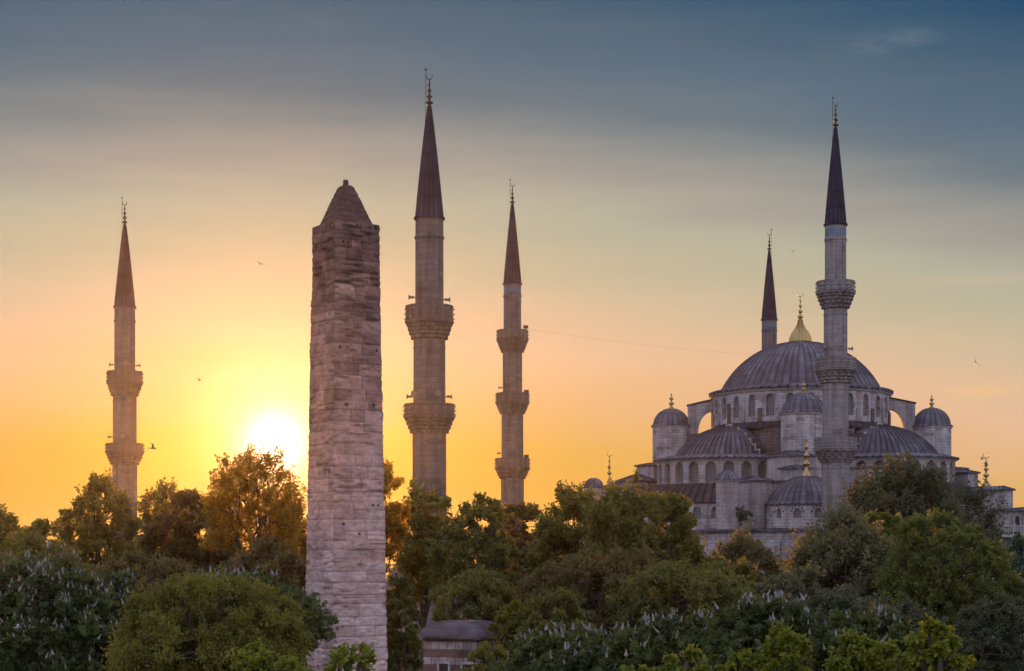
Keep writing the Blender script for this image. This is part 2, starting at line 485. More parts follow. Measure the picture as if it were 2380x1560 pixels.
def arched_wall(mb, wb, smap, s0, s1, z0, z1, wins, depth, nseg=8):
    """wall over s in [s0,s1], z in [z0,z1]; smap(s, depth, z)->xyz. wins: list of (sc, half width, sill, spring)
    (arch is round above the spring). mb takes the wall, wb is a list receiving (points, uv) of each recessed window"""
    cur = s0
    def quad(sa, za, sb, zb, d=0.0):
        k = max(1, int(abs(sb - sa) / 1.3))
        for q in range(k):
            a = sa + (sb - sa) * q / k; b = sa + (sb - sa) * (q + 1) / k
            mb.poly([smap(a, d, za), smap(b, d, za), smap(b, d, zb), smap(a, d, zb)], [(a, za), (b, za), (b, zb), (a, zb)])
    for (sc, hw, sill, spring) in wins:
        if sc - hw > cur + 1e-6: quad(cur, z0, sc - hw, z1)
        if sill > z0 + 1e-6: quad(sc - hw, z0, sc + hw, sill)
        arc = [(sc - hw * math.cos(math.pi * i / nseg), spring + hw * 1.08 * math.sin(math.pi * i / nseg)) for i in range(nseg + 1)]
        for i in range(nseg):
            (a, za), (b, zb) = arc[i], arc[i + 1]
            mb.poly([smap(a, 0, za), smap(b, 0, zb), smap(b, 0, z1), smap(a, 0, z1)], [(a, za), (b, zb), (b, z1), (a, z1)])
            mb.poly([smap(b, 0, zb), smap(a, 0, za), smap(a, depth, za), smap(b, depth, zb)], [(b, 0), (a, 0), (a, depth), (b, depth)])
        mb.poly([smap(sc - hw, 0, sill), smap(sc - hw, depth, sill), smap(sc - hw, depth, spring), smap(sc - hw, 0, spring)][::-1],
                [(0, sill), (depth, sill), (depth, spring), (0, spring)][::-1])
        mb.poly([smap(sc + hw, 0, sill), smap(sc + hw, depth, sill), smap(sc + hw, depth, spring), smap(sc + hw, 0, spring)],
                [(0, sill), (depth, sill), (depth, spring), (0, spring)])
        mb.poly([smap(sc - hw, 0, sill), smap(sc + hw, 0, sill), smap(sc + hw, depth, sill), smap(sc - hw, depth, sill)],
                [(0, 0), (2 * hw, 0), (2 * hw, depth), (0, depth)])
        pts = [smap(sc - hw, depth, sill), smap(sc + hw, depth, sill)] + [smap(a, depth, za) for a, za in arc[::-1]]
        uv = [(sc - hw, sill), (sc + hw, sill)] + [(a, za) for a, za in arc[::-1]]
        wb.append((pts, uv))
        cur = sc + hw
    if cur < s1 - 1e-6: quad(cur, z0, s1, z1)

def finial(name, c, z0, z1, r, material, parent, origin, crescent=True, balls=3, base=True, rmin=0.05):
    """stack of bulbs on a flared foot, optionally with a crescent"""
    h = z1 - z0
    pr = []
    zz = 0.0
    if base:
        pr += [(r * 1.25, 0), (r * 1.3, h * 0.02), (r * 0.9, h * 0.07), (r * 0.45, h * 0.16), (max(rmin, r * 0.3), h * 0.24)]
        zz = 0.26
    else:
        pr += [(max(rmin, r * 0.4), 0)]
        zz = 0.06
    top = 0.80 if crescent else 0.90
    step = (top - zz) / balls
    for i in range(balls):
        br = r * (0.95 - 0.22 * i)
        b0 = zz + step * i
        nk = max(rmin, r * (0.33 - 0.07 * i))
        hh = step * 0.62
        pr += [(nk, h * b0), (br * 0.75, h * (b0 + hh * 0.18)), (br, h * (b0 + hh * 0.42)), (br * 0.8, h * (b0 + hh * 0.68)),
               (nk, h * (b0 + hh))]
    pr += [(max(rmin * 0.8, r * 0.12), h * top)]
    if not crescent:
        pr += [(r * 0.35, h * 0.93), (0.01, h)]
    else:
        pr += [(0.01, h * (top + 0.01))]
    o = lathe(name, c, [(a, z0 + b) for a, b in pr], 14, material, parent, origin, smooth=True)
    if crescent:
        cr = h * 0.085
        cz = z0 + h * (top + 0.01) + cr
        mb = MB()
        n = 20
        ang = [math.radians(-90 + s) for s in np.linspace(-150, 150, n + 1)]
        for i in range(n):
            for sgn in (1,):
                def pt(k, edge, side):
                    th_ = cr * 0.30 * math.sin(math.pi * k / n) ** 0.7 + 0.01
                    rr = cr + (th_ / 2 if edge else -th_ / 2)
                    oz = -0.10 * cr * 0
                    return (c[0] + rr * math.cos(ang[k]), c[1] + side * th_ * 0.4, cz + rr * math.sin(ang[k]) + oz)
                for (e, sd, e2, sd2) in ((0, -1, 1, -1), (1, -1, 1, 1), (1, 1, 0, 1), (0, 1, 0, -1)):
                    mb.poly([pt(i, e, sd), pt(i + 1, e, sd), pt(i + 1, e2, sd2), pt(i, e2, sd2)])
        mb.build('crescent', material, o, origin)
    return o
def sub(o, origin):
    return o

def tube(points, radii, sides=6):
    """returns verts, quads of a tube through points"""
    P_ = np.array(points, dtype=float)
    n = len(P_)
    T = np.gradient(P_, axis=0)
    T /= np.linalg.norm(T, axis=1, keepdims=True) + 1e-9
    ref = np.array([0.31, 0.95, 0.05]) if abs(T[0][2]) > 0.8 else np.array([0, 0, 1.0])
    A = np.cross(T, ref); A /= np.linalg.norm(A, axis=1, keepdims=True) + 1e-9
    B = np.cross(T, A)
    th = np.linspace(0, 2 * math.pi, sides, endpoint=False)
    V = P_[:, None, :] + np.asarray(radii, dtype=float).reshape(-1, 1, 1) * (A[:, None, :] * np.cos(th)[None, :, None] + B[:, None, :] * np.sin(th)[None, :, None])
    i, j = np.meshgrid(np.arange(n - 1), np.arange(sides), indexing='ij')
    q = np.stack([i * sides + j, i * sides + (j + 1) % sides, (i + 1) * sides + (j + 1) % sides, (i + 1) * sides + j], -1).reshape(-1, 4)
    return V.reshape(-1, 3), q

class TB:
    """collects quads arrays"""
    def __init__(s): s.v = []; s.q = []; s.n = 0
    def add(s, v, q):
        s.v.append(v); s.q.append(q + s.n); s.n += len(v)
    def build(s, name, material, parent=None, origin=(0, 0, 0), smooth=False, tint=None):
        return link_mesh(name, np.concatenate(s.v), np.concatenate(s.q).astype(np.int32), material, parent, origin, None, smooth, tint)

# ------------------------------------------------------------------ ground
gm, n_, b_ = mat('park_ground', 0.95, 0.1)
tcn = n_.node('ShaderNodeTexCoord')
no = n_.node('ShaderNodeTexNoise'); no.inputs['Scale'].default_value = 0.15; no.inputs['Detail'].default_value = 8
n_.link(tcn.outputs['Object'], no.inputs['Vector'])
n_.link(n_.ramp(no.outputs[0], [(0.4, (0.035, 0.05, 0.015)), (0.6, (0.07, 0.075, 0.03))]), b_.inputs['Base Color'])
G = 425.0
g = MB(); g.poly([(-G, -G, 0), (G, -G, 0), (G, G, 0), (-G, G, 0)])
tag(g.build('ground', gm), kind='structure')
pv, n_, b_ = mat('square_paving', 0.85, 0.2)
tcn = n_.node('ShaderNodeTexCoord')
br = n_.node('ShaderNodeTexBrick'); br.inputs['Scale'].default_value = 1.5
br.inputs['Color1'].default_value = (0.2, 0.19, 0.18, 1); br.inputs['Color2'].default_value = (0.25, 0.23, 0.22, 1); br.inputs['Mortar'].default_value = (0.1, 0.1, 0.1, 1)
n_.link(tcn.outputs['Object'], br.inputs['Vector']); n_.link(br.outputs[0], b_.inputs['Base Color'])
g = MB(); g.poly([(-60, 10, 0.004), (50, 10, 0.004), (50, 82, 0.004), (-60, 82, 0.004)])
tag(g.build('pavement', pv), kind='structure')

# ------------------------------------------------------------------ minarets
def corbel_profile(rt, rb, zt, zb, tiers):
    return rt, rb, zt, zb, tiers

def balcony(root, c, org, zp, zb, zc, rp, rs, rs_up, STONE_CARVED, PARAPET):
    """parapet top zp, floor zb, corbel foot zc; radius rp; shaft radii below and above"""
    # corbel tiers with hanging stalactite teeth
    n = 64
    prof = []; mods = []
    tiers = 4
    k = np.arange(n + 1)
    z0 = zb
    prof.append((rs_up * 0.9, zb + 0.12)); mods.append(np.zeros(n + 1))
    prof.append((rp + 0.06, zb + 0.12)); mods.append(np.zeros(n + 1))
    prof.append((rp + 0.06, zb - 0.06)); mods.append(np.zeros(n + 1))
    for i in range(tiers):
        f0 = i / tiers; f1 = (i + 1) / tiers
        ra = rp * 0.97 + (rs * 1.06 - rp * 0.97) * (f0 ** 1.15)
        rb_ = rp * 0.97 + (rs * 1.06 - rp * 0.97) * (f1 ** 1.15)
        za = zb - 0.08 + (zc - zb) * f0; zb2 = zb + (zc - zb) * f1
        ph = (k + 2 * (i % 2)) % 4
        sc_ = np.where(ph < 2, 0.0, -0.075)
        prof.append((ra, za)); mods.append(np.zeros(n + 1))
        prof.append((ra, za + (zb2 - za) * 0.25)); mods.append(sc_ * 0.4)
        prof.append((ra * 0.985 + rb_ * 0.015, za + (zb2 - za) * 0.9)); mods.append(sc_)
        prof.append((rb_ * 0.93, zb2 + 0.02)); mods.append(np.zeros(n + 1))
    prof.append((rs * 0.97, zc - 0.1)); mods.append(np.zeros(n + 1))
    b = lathe('balcony', c, prof, n, STONE_CARVED, root, org, mod=np.array(mods))
    # pierced parapet: sixteen panels with holes, posts, rails
    mb = MB()
    sides = 16
    for s in range(sides):
        aa, ab = 2 * math.pi * s / sides, 2 * math.pi * (s + 1) / sides
        def pt(f, z, d):
            A_ = np.array([math.cos(aa), math.sin(aa)]) * (rp - d); B_ = np.array([math.cos(ab), math.sin(ab)]) * (rp - d)
            q = A_ + (B_ - A_) * f
            return (c[0] + q[0], c[1] + q[1], z)
        h = zp - zb
        fx = [0, 0.14, 0.3, 0.42, 0.58, 0.70, 0.86, 1.0]
        fz = [0.12, 0.24, 0.36, 0.46, 0.60, 0.70, 0.82, 1.0]
        for i in range(7):
            for j in range(7):
                if i % 2 == 1 and j % 2 == 1: continue
                za, zb_ = zb + h * fz[j], zb + h * fz[j + 1]
                mb.poly([pt(fx[i], za, 0), pt(fx[i + 1], za, 0), pt(fx[i + 1], zb_, 0), pt(fx[i], zb_, 0)],
                        [(fx[i], za), (fx[i + 1], za), (fx[i + 1], zb_), (fx[i], zb_)])
                mb.poly([pt(fx[i], za, 0.1), pt(fx[i + 1], za, 0.1), pt(fx[i + 1], zb_, 0.1), pt(fx[i], zb_, 0.1)][::-1])
        mb.poly([pt(0, zp, -0.03), pt(1, zp, -0.03), pt(1, zp, 0.13), pt(0, zp, 0.13)])
        mb.poly([pt(0, zp - 0.1, -0.03), pt(1, zp - 0.1, -0.03), pt(1, zp, -0.03), pt(0, zp, -0.03)])
        mb.poly([pt(0, zp, 0.13), pt(1, zp, 0.13), pt(1, zp - 0.1, 0.13), pt(0, zp - 0.1, 0.13)])
        # little iron lamp pegs on the posts
        for q in (0.2, 0.5, 0.8):
            zq = zb + h * q
            d_ = np.array([math.cos(aa), math.sin(aa)]); t_ = np.array([-d_[1], d_[0]])
            a1 = d_ * (rp - 0.02); a2 = d_ * (rp + 0.13)
            for e in (1, -1):
                mb.poly([(c[0] + a1[0] - t_[0] * .04, c[1] + a1[1] - t_[1] * .04, zq + .04 * e), (c[0] + a2[0] - t_[0] * .04, c[1] + a2[1] - t_[1] * .04, zq + .04 * e),
                         (c[0] + a2[0] + t_[0] * .04, c[1] + a2[1] + t_[1] * .04, zq + .04 * e), (c[0] + a1[0] + t_[0] * .04, c[1] + a1[1] + t_[1] * .04, zq + .04 * e)])
                mb.poly([(c[0] + a1[0] + t_[0] * .04 * e, c[1] + a1[1] + t_[1] * .04 * e, zq - .04), (c[0] + a2[0] + t_[0] * .04 * e, c[1] + a2[1] + t_[1] * .04 * e, zq - .04),
                         (c[0] + a2[0] + t_[0] * .04 * e, c[1] + a2[1] + t_[1] * .04 * e, zq + .04), (c[0] + a1[0] + t_[0] * .04 * e, c[1] + a1[1] + t_[1] * .04 * e, zq + .04)])
    mb.build('parapet', PARAPET, b, org)

def horn(root, c, org, ang, r, z):
    """horn loudspeaker bracketed to the shaft"""
    d = np.array([math.cos(ang), math.sin(ang), 0]); u_ = np.array([-d[1], d[0], 0]); k = np.array([0, 0, 1.0])
    o = np.array([c[0], c[1], z])
    pr = [(r - 0.05, 0.05), (r + 0.12, 0.05), (r + 0.14, 0.12), (r + 0.26, 0.12), (r + 0.28, 0.08), (r + 0.38, 0.10), (r + 0.48, 0.17), (r + 0.54, 0.25), (r + 0.50, 0.16), (r + 0.36, 0.02)]
    n = 12
    V = []
    for dist, rad in pr:
        for i in range(n):
            a = 2 * math.pi * i / n
            V.append(o + d * dist + (u_ * math.cos(a) + k * math.sin(a)) * rad)
    q = [[i * n + j, i * n + (j + 1) % n, (i + 1) * n + (j + 1) % n, (i + 1) * n + j] for i in range(len(pr) - 1) for j in range(n)]
    return link_mesh('loudspeaker', np.array(V), q, SPEAKER, root, org, smooth=True)

def minaret(u, D, spec, label, speakers=(), floods=(), rod=-1, zk=1.0, rot=0.0, tiles=True, stone=None, carved=None):
    stone = stone or STONE_MIN; carved = carved or STONE_CARVED
    c = XY(u, D)
    org = np.array([c[0], c[1], 0.0])
    root = empty('minaret', org, label, 'minaret', 'minarets round the mosque')
    N = 16
    a0 = rot; a1 = rot + 2 * math.pi
    zc, rc, zf, zt = spec['cone_z'], spec['cone_r'], spec['fin_z'], spec['tip_z']
    bal = spec['bal']    # from top: (zp, zb, zcorb, rp, r_below, r_above)
    # shaft sections
    zlow = 0.0
    sh = []
    prev_top = zc
    pr = []
    low = bal[-1]
    pr += [(low[4] * 1.9, 0), (low[4] * 1.9, 9.0), (low[4] * 1.06, 12.5), (low[4] * 1.02, 13), (low[4], low[2])]
    for i in range(len(bal) - 1, -1, -1):
        b = bal[i]
        top = bal[i - 1][2] if i > 0 else zc
        pr += [(b[5], b[2] + 0.01), (b[5] * 0.985, top - 0.02)]
    pr = [p for p in pr]
    # blind-arcade bands and a torus under the cone
    out = []
    for p in pr: out.append(p)
    rt = out[-1][0]
    out = out[:-1] + [(rt, zc - 1.75), (rt * 1.07, zc - 1.7), (rt * 1.07, zc - 1.5), (rt, zc - 1.45), (rt, zc - 0.35), (rc * 1.0, zc - 0.2), (rc * 1.04, zc)]
    lathe('shaft', c, out, N, stone, root, org, a0, a1, uvk=out[4][0])
    # slim colonnettes on the edges of the shaft and a ring of arches under each balcony
    mb = MB()
    for i, b in enumerate(bal):
        top = bal[i][2] - 0.1
        bot = (bal[i + 1][0] + 0.2) if i + 1 < len(bal) else max(14.0, top - 10)
        r_ = b[4]
        for zr in (top - 0.55,):
            lathe('moulding', c, [(r_ * 1.0, zr - 0.06), (r_ * 1.035, zr), (r_ * 1.0, zr + 0.06)], N, stone, root, org, a0, a1)
    for b in bal:
        balcony(root, c, org, b[0], b[1], b[2], b[3], b[4], b[5], carved, stone)
    # lead cone with seams
    cone = [(rc * 1.10, zc - 0.12), (rc * 1.12, zc + 0.05), (rc * 1.02, zc + 0.1)]
    for i in range(1, 13):
        f = i / 12.0
        cone.append((rc * 1.02 * (1 - f) + 0.16 * f + 0.03 * math.sin(math.pi * f), zc + 0.1 + (zf - zc - 0.1) * f))
    lathe('cone_roof', c, cone, 0, LEAD_CONE, root, org, rib=16, rib_h=0.035)
    if tiles:
        mb = MB()
        for s in range(N):
            a = a0 + 2 * math.pi * (s + 0.5) / N
            r_ = rt * math.cos(math.pi / N) + 0.012
            d_ = (math.cos(a), math.sin(a)); t_ = (-d_[1], d_[0])
            for off in (-0.11, 0.11):
                pts = [(c[0] + d_[0] * r_ + t_[0] * (off + x), c[1] + d_[1] * r_ + t_[1] * (off + x), zz) for x, zz in ((-.075, zc - 1.2), (.075, zc - 1.2), (.075, zc - 0.55), (-.075, zc - 0.55))]
                mb.poly(pts)
        mb.build('tile_band', TILE, root, org)
    finial('finial', c, zf - 0.05, zt, 0.36, IRON, root, org, True, 4, base=False)
    # lightning rod standing beside the finial
    tb = TB()
    xr = c[0] + rod * 0.30
    v, q = tube([(xr, c[1], zf + 0.9), (xr, c[1], zt + 0.35)], [0.03, 0.025], 5); tb.add(v, q)
    for zz in (zf + 1.3, zf + (zt - zf) * 0.62):
        v, q = tube([(xr, c[1], zz), (c[0], c[1], zz)], [0.02, 0.02], 4); tb.add(v, q)
    for k_ in range(3):
        a = k_ * math.pi / 3
        v, q = tube([(xr - .12 * math.cos(a), c[1], zt + 0.3 - .12 * math.sin(a)), (xr + .12 * math.cos(a), c[1], zt + 0.3 + .12 * math.sin(a))], [0.025, 0.025], 4); tb.add(v, q)
    v, q = tube([(xr, c[1], zf + 0.9), (xr - rod * -0.05, c[1] - 0.05, zf - 1.5), (c[0] + rod * (rc * 0.6), c[1] - 0.3, zf - (zf - zc) * 0.6)], [0.015] * 3, 4); tb.add(v, q)
    tb.build('lightning_rod', IRON, root, org)
    for (ang, r_, z_) in speakers:
        horn(root, c, org, ang, r_, z_)
    for (x, z_) in floods:
        m2 = MB()
        cx = c[0] + x
        m2.prism([(cx - .32, c[1] - .12), (cx + .32, c[1] - .12), (cx + .32, c[1] + .12), (cx - .32, c[1] + .12)], z_ - .2, z_ + .2)
        m2.prism([(cx - .05, c[1] - .05), (cx + .05, c[1] - .05), (cx + .05, c[1] + .05), (cx - .05, c[1] + .05)], z_ - .75, z_ - .203)
        m2.build('floodlight', IRON, root, org)
    return root

DN = 178.0
k = DN / F
def zn(v): return EYE + (HV - v) * k
TALL = dict(tip_z=zn(234), fin_z=zn(297), cone_z=zn(523), cone_r=1.12,
            bal=[(zn(655), zn(683), zn(718), 2.03, 1.27, 1.15), (zn(833), zn(862), zn(892), 2.16, 1.42, 1.27), (zn(1018), zn(1048), zn(1076), 2.24, 1.48, 1.42)])
DC = 138.0
k2 = DC / F
def zc_(v): return EYE + (HV - v) * k2
SHORT = dict(tip_z=zc_(170), fin_z=zc_(247), cone_z=zc_(508), cone_r=1.13,
             bal=[(zc_(712), zc_(750), zc_(790), 1.96, 1.33, 1.17), (zc_(940), zc_(970), zc_(1008), 2.09, 1.38, 1.33)])
PI = math.pi
sp3 = [(-PI / 2 - 1.1, 1.27, zn(812)), (-PI / 2 + 0.12, 1.27, zn(812)), (-PI / 2 + 1.2, 1.27, zn(812)), (-PI / 2 + 0.1, 1.42, zn(1003)), (-PI / 2 + 1.0, 1.42, zn(1003)), (-PI / 2 + 1.5, 1.42, zn(1000))]
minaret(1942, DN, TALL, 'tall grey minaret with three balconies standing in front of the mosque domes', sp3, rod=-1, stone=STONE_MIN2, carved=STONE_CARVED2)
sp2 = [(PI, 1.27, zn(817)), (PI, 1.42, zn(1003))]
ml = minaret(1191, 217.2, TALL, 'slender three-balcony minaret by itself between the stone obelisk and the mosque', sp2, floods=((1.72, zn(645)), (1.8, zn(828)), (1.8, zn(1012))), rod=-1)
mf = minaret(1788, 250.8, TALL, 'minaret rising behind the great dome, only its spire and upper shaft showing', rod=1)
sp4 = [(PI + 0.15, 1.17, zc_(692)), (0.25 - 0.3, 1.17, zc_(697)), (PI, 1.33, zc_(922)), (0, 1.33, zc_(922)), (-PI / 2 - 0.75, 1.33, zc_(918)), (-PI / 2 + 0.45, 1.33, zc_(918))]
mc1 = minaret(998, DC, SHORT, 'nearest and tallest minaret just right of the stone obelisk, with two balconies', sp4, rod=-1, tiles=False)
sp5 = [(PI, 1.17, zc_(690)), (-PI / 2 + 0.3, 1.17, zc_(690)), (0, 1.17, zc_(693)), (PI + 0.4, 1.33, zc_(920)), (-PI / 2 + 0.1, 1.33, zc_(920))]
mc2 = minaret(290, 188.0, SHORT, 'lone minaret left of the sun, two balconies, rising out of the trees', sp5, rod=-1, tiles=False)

# ------------------------------------------------------------------ mosque
DMO = 214.4
C0 = XY(1860, DMO)
_d = math.hypot(.617, .787)
A_ = np.array([-.617, .787]) / _d      # towards the far left corner
B_ = np.array([.787, .617]) / _d       # towards the far right corner
MO = np.array([C0[0], C0[1], 0.0])
mosque = empty('mosque', MO, 'grey stone mosque with cascading lead domes and half domes behind the trees', 'mosque')
def L(a, b): return C0 + A_ * a + B_ * b
def ang_of(v): return math.atan2(v[1], v[0])
def windows(parent, wb, org=MO, m=None):
    for pts, uv in wb:
        q = MB(); q.poly(pts, uv); q.build('window', m or LATT, parent, org)

# main dome, drum
zr = 37.2
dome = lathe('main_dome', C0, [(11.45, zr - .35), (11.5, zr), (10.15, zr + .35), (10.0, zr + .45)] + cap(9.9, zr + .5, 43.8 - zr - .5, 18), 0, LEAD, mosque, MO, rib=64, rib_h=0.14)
# gilded melon and finial
zb = 43.7
gp = [(1.36, zb), (1.4, zb + .15), (1.33, zb + .6), (1.08, zb + 1.2), (0.66, zb + 1.8), (0.34, zb + 2.4), (0.25, zb + 3.0)]
gl = lathe('gilded_cupola', C0, gp, 0, GOLD, dome, MO, rib=24, rib_h=0.07)
finial('finial', C0, zb + 2.9, Z(677, DMO), 0.46, GOLD, dome, MO, True, 4, base=False)
R0 = 11.15
mb = MB(); wb = []
def cyl(c, R):
    return lambda s, d, z: (c[0] + (R - d) * math.cos(s / R), c[1] + (R - d) * math.sin(s / R), z)
zt0, zt1 = 32.9, 36.9
cam_dir = ang_of(-C0)
nw = 28
ws = []
for i in range(nw):
    a = cam_dir - PI + 2 * PI * (i + 0.5) / nw + 0.5 * 2 * PI / nw * 0.05
    ws.append((a * R0, 0.52, 33.6, 35.75))
arched_wall(mb, wb, cyl(C0, R0), (cam_dir - PI) * R0, (cam_dir + PI) * R0, zt0, zt1, ws, 0.35)
drum = mb.build('drum', STONE_PALE, mosque, MO)
vis = [x for x in wb if (np.mean([p[1] for p in x[0]]) < C0[1] + 3)]
windows(drum, vis)
lathe('cornice', C0, [(R0 - .05, 36.6), (R0 + .25, 36.75), (R0 + .3, 36.85)], 96, TRIM, mosque, MO)
# slim buttresses and dark weathering stones between the windows
for i in range(nw):
    a = cam_dir - PI + 2 * PI * (i + 1.0) / nw
    if math.cos(a - cam_dir) < -0.15: continue
    q = MB()
    h_ = 34.6 if i % 3 else 35.4
    pr = []
    for da, rr in ((-.022, R0 - .02), (-.022, R0 + .16), (.022, R0 + .16), (.022, R0 - .02)):
        pr.append((C0[0] + rr * math.cos(a + da), C0[1] + rr * math.sin(a + da)))
    q.prism(pr, 33.0, h_)
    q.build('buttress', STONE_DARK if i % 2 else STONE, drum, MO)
# lead ledge under the drum
lathe('ledge', C0, [(11.75, 32.0), (11.8, 32.3), (11.5, 32.6), (11.12, 33.0)], 96, LEAD_DARK, mosque, MO)
# central block
mb = MB()
mb.prism([tuple(L(-11, -11)), tuple(L(-11, 11)), tuple(L(11, 11)), tuple(L(11, -11))][::-1], 18, 32.05, bottom=False)
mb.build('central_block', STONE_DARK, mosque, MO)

# stepped gable walls above the half domes
def gable(o, d, nrm):
    prof = []
    zt_, zl = 32.75, 28.5
    half = 5.8
    xs = [0.4, 1.7, 2.9, 3.6, 4.4, 5.1, 5.8]
    zs = [32.15, 31.45, 30.75, 30.05, 29.4, 28.6]
    zt_ = 32.65; n = 6; x0 = xs[0]; mb = MB(); cp = MB()
    segs = [(half, 10.9, zl - .35), (-10.9, -half, zl - .35), (-x0, x0, zt_)] + [(xs[i], xs[i + 1], zs[i]) for i in range(n)] + [(-xs[i + 1], -xs[i], zs[i]) for i in range(n)]
    for a, b, z in segs:
        mb.extrude([(a, 20), (b, 20), (b, z), (a, z)], o, d, nrm, 1.3)
        cp.extrude([(a - .10, z - .12), (b + .10, z - .12), (b + .10, z + .04), (a - .10, z + .04)], o - nrm * .69, d, nrm, .1)
    for i in range(n):
        ztop = zt_ if i == 0 else zs[i - 1]
        for sg in (1, -1):
            x = xs[i] * sg
            lo, hi = sorted((x + sg * .003, x + sg * .10))
            cp.extrude([(lo, zs[i] + .044), (hi, zs[i] + .044), (hi, ztop - .124), (lo, ztop - .124)], o - nrm * .69, d, nrm, .1)
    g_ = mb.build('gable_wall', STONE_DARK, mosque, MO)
    cp.build('coping', TRIM, g_, MO)
gable(L(0, -12.2), A_, B_)
gable(L(-12.2, 0), B_, A_)

# half domes with their window drums
def half_dome(c, facing, rk, name_w, nwin, first):
    az = ang_of(facing)
    a0, a1 = az - PI / 2 - .22, az + PI / 2 + .22
    zc0 = 28.3
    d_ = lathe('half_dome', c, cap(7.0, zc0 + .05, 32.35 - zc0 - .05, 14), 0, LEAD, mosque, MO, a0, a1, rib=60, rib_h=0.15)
    # the shell is deeper than it is wide and springs from the gable wall
    fv = np.array(facing); tv = np.array([-fv[1], fv[0]])
    co = np.zeros(len(d_.data.vertices) * 3, dtype=np.float32); d_.data.vertices.foreach_get('co', co); co = co.reshape(-1, 3)
    rel = co[:, :2] + MO[:2] - c
    pf = (rel @ fv) * 1.22 - 1.4; pt_ = (rel @ tv) * .67
    co[:, :2] = c + pf[:, None] * fv + pt_[:, None] * tv - MO[:2]
    d_.data.vertices.foreach_set('co', co.ravel()); d_.data.update()
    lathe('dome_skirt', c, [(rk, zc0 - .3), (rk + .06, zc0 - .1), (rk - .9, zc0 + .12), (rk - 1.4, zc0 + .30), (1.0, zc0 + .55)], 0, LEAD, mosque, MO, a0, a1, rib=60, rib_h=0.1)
    lathe('cornice', c, [(rk - .4, zc0 - .55), (rk - .1, zc0 - .3), (rk - .02, zc0 - .24)], 48, TRIM, mosque, MO, a0, a1)
    R = rk - .35
    mb = MB(); wb = []
    step = math.radians(15.0)
    ws = []
    for i in range(15):
        a = az + (i - 7) * step + .07
        if a - .06 < a0 or a + .06 > a1: continue
        ws.append((a * R, 0.66, 25.25, 27.0))
    arched_wall(mb, wb, cyl(c, R), a0 * R, a1 * R, 24.6, zc0 - .25, ws, 0.6)
    dr = mb.build('window_drum', STONE, mosque, MO)
    windows(dr, wb)
    return az
SL = L(0, -13.8); SR = L(-13.8, 0)
half_dome(SL, -B_, 8.5, '', 15, 0)
half_dome(SR, -A_, 8.5, '', 15, 0)
# lower lead skirt (exedra roofs) and the windowed wall under it
for c, f in ((SL, -B_), (SR, -A_)):
    az = ang_of(f)
    a0, a1 = az - 1.62, az + 1.62
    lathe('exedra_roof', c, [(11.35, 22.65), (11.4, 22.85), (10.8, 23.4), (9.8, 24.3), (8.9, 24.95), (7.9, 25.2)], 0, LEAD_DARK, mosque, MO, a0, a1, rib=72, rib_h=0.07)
    R = 11.15
    mb = MB(); wb = []
    ws = [((az + q) * R, 0.5, 20.9, 21.75) for q in np.arange(-1.45, 1.46, 0.195)]
    arched_wall(mb, wb, cyl(c, R), a0 * R, a1 * R, 19.0, 22.7, ws, 0.3)
    lw = mb.build('lower_wall', STONE_PALE, mosque, MO)
    windows(lw, wb)

# corner weight towers with small domes
def tower(c, r, z0, zc1, hd, ztip, m=STONE_PALE, ribs=20, fin=0.42, name='corner_tower', oct=False, finm=GOLD):
    t_ = lathe(name, c, [(r * 1.0, z0), (r, zc1 - .25)], 8 if oct else 32, m, mosque, MO)
    lathe('cornice', c, [(r * .99, zc1 - .35), (r * 1.05, zc1 - .2), (r * 1.07, zc1 - .08)], 32, TRIM, t_, MO)
    dm = lathe('small_dome', c, [(r * 1.06, zc1 - .1), (r * 1.07, zc1 + .02), (r * .97, zc1 + .15)] + cap(r * .95, zc1 + .2, hd, 12), 0, LEAD, t_, MO, rib=ribs, rib_h=0.07)
    if ztip: finial('finial', c, zc1 + hd + .12, ztip, fin, finm, dm if False else t_, MO, False, 2)
    return t_
tower(L(11.6, -11.6), 2.42, 20, Z(990, 216), 2.05, Z(914, 216))
tower(L(-11.6, 11.6), 2.42, 20, Z(991, 212), 2.15, Z(918, 212))
tower(XY(1868, 197.6), 2.68, 20, Z(961, 197.6), 2.2, Z(886, 197.6))

# flying buttresses between towers and drum
def flying(d):
    nrm = np.array([-d[1], d[0]])
    mb = MB()
    mb.extrude([(12.95, 30.5), (14.3, 30.5), (14.3, 35.75), (12.95, 36.05)], C0, d, nrm, 1.3)
    # quarter arch
    n = 8
    prev = None
    for i in range(n):
        def ap(k_):
            a = PI / 2 * k_ / n
            return (11.12 + 1.8 * math.sin(a) , 32.6 + 2.45 * math.cos(a))
        (ra, za), (rb, zb_) = ap(i), ap(i + 1)
        ta = 36.05 + (12.95 - ra) * .22; tb_ = 36.05 + (12.95 - rb) * .22
        mb.extrude([(ra, za), (rb + (0.03 if i == n - 1 else 0), zb_), (rb + (0.03 if i == n - 1 else 0), tb_), (ra, ta)], C0, d, nrm, 1.3)
    f_ = mb.build('flying_buttress', STONE, mosque, MO)
    cp = MB()
    cp.extrude([(11.1, 36.46), (14.42, 35.73), (14.42, 35.9), (11.1, 36.63)], C0, d, nrm, 1.55)
    cp.build('coping', LEAD_DARK, f_, MO)
flying((A_ - B_) / math.sqrt(2)); flying((B_ - A_) / math.sqrt(2))

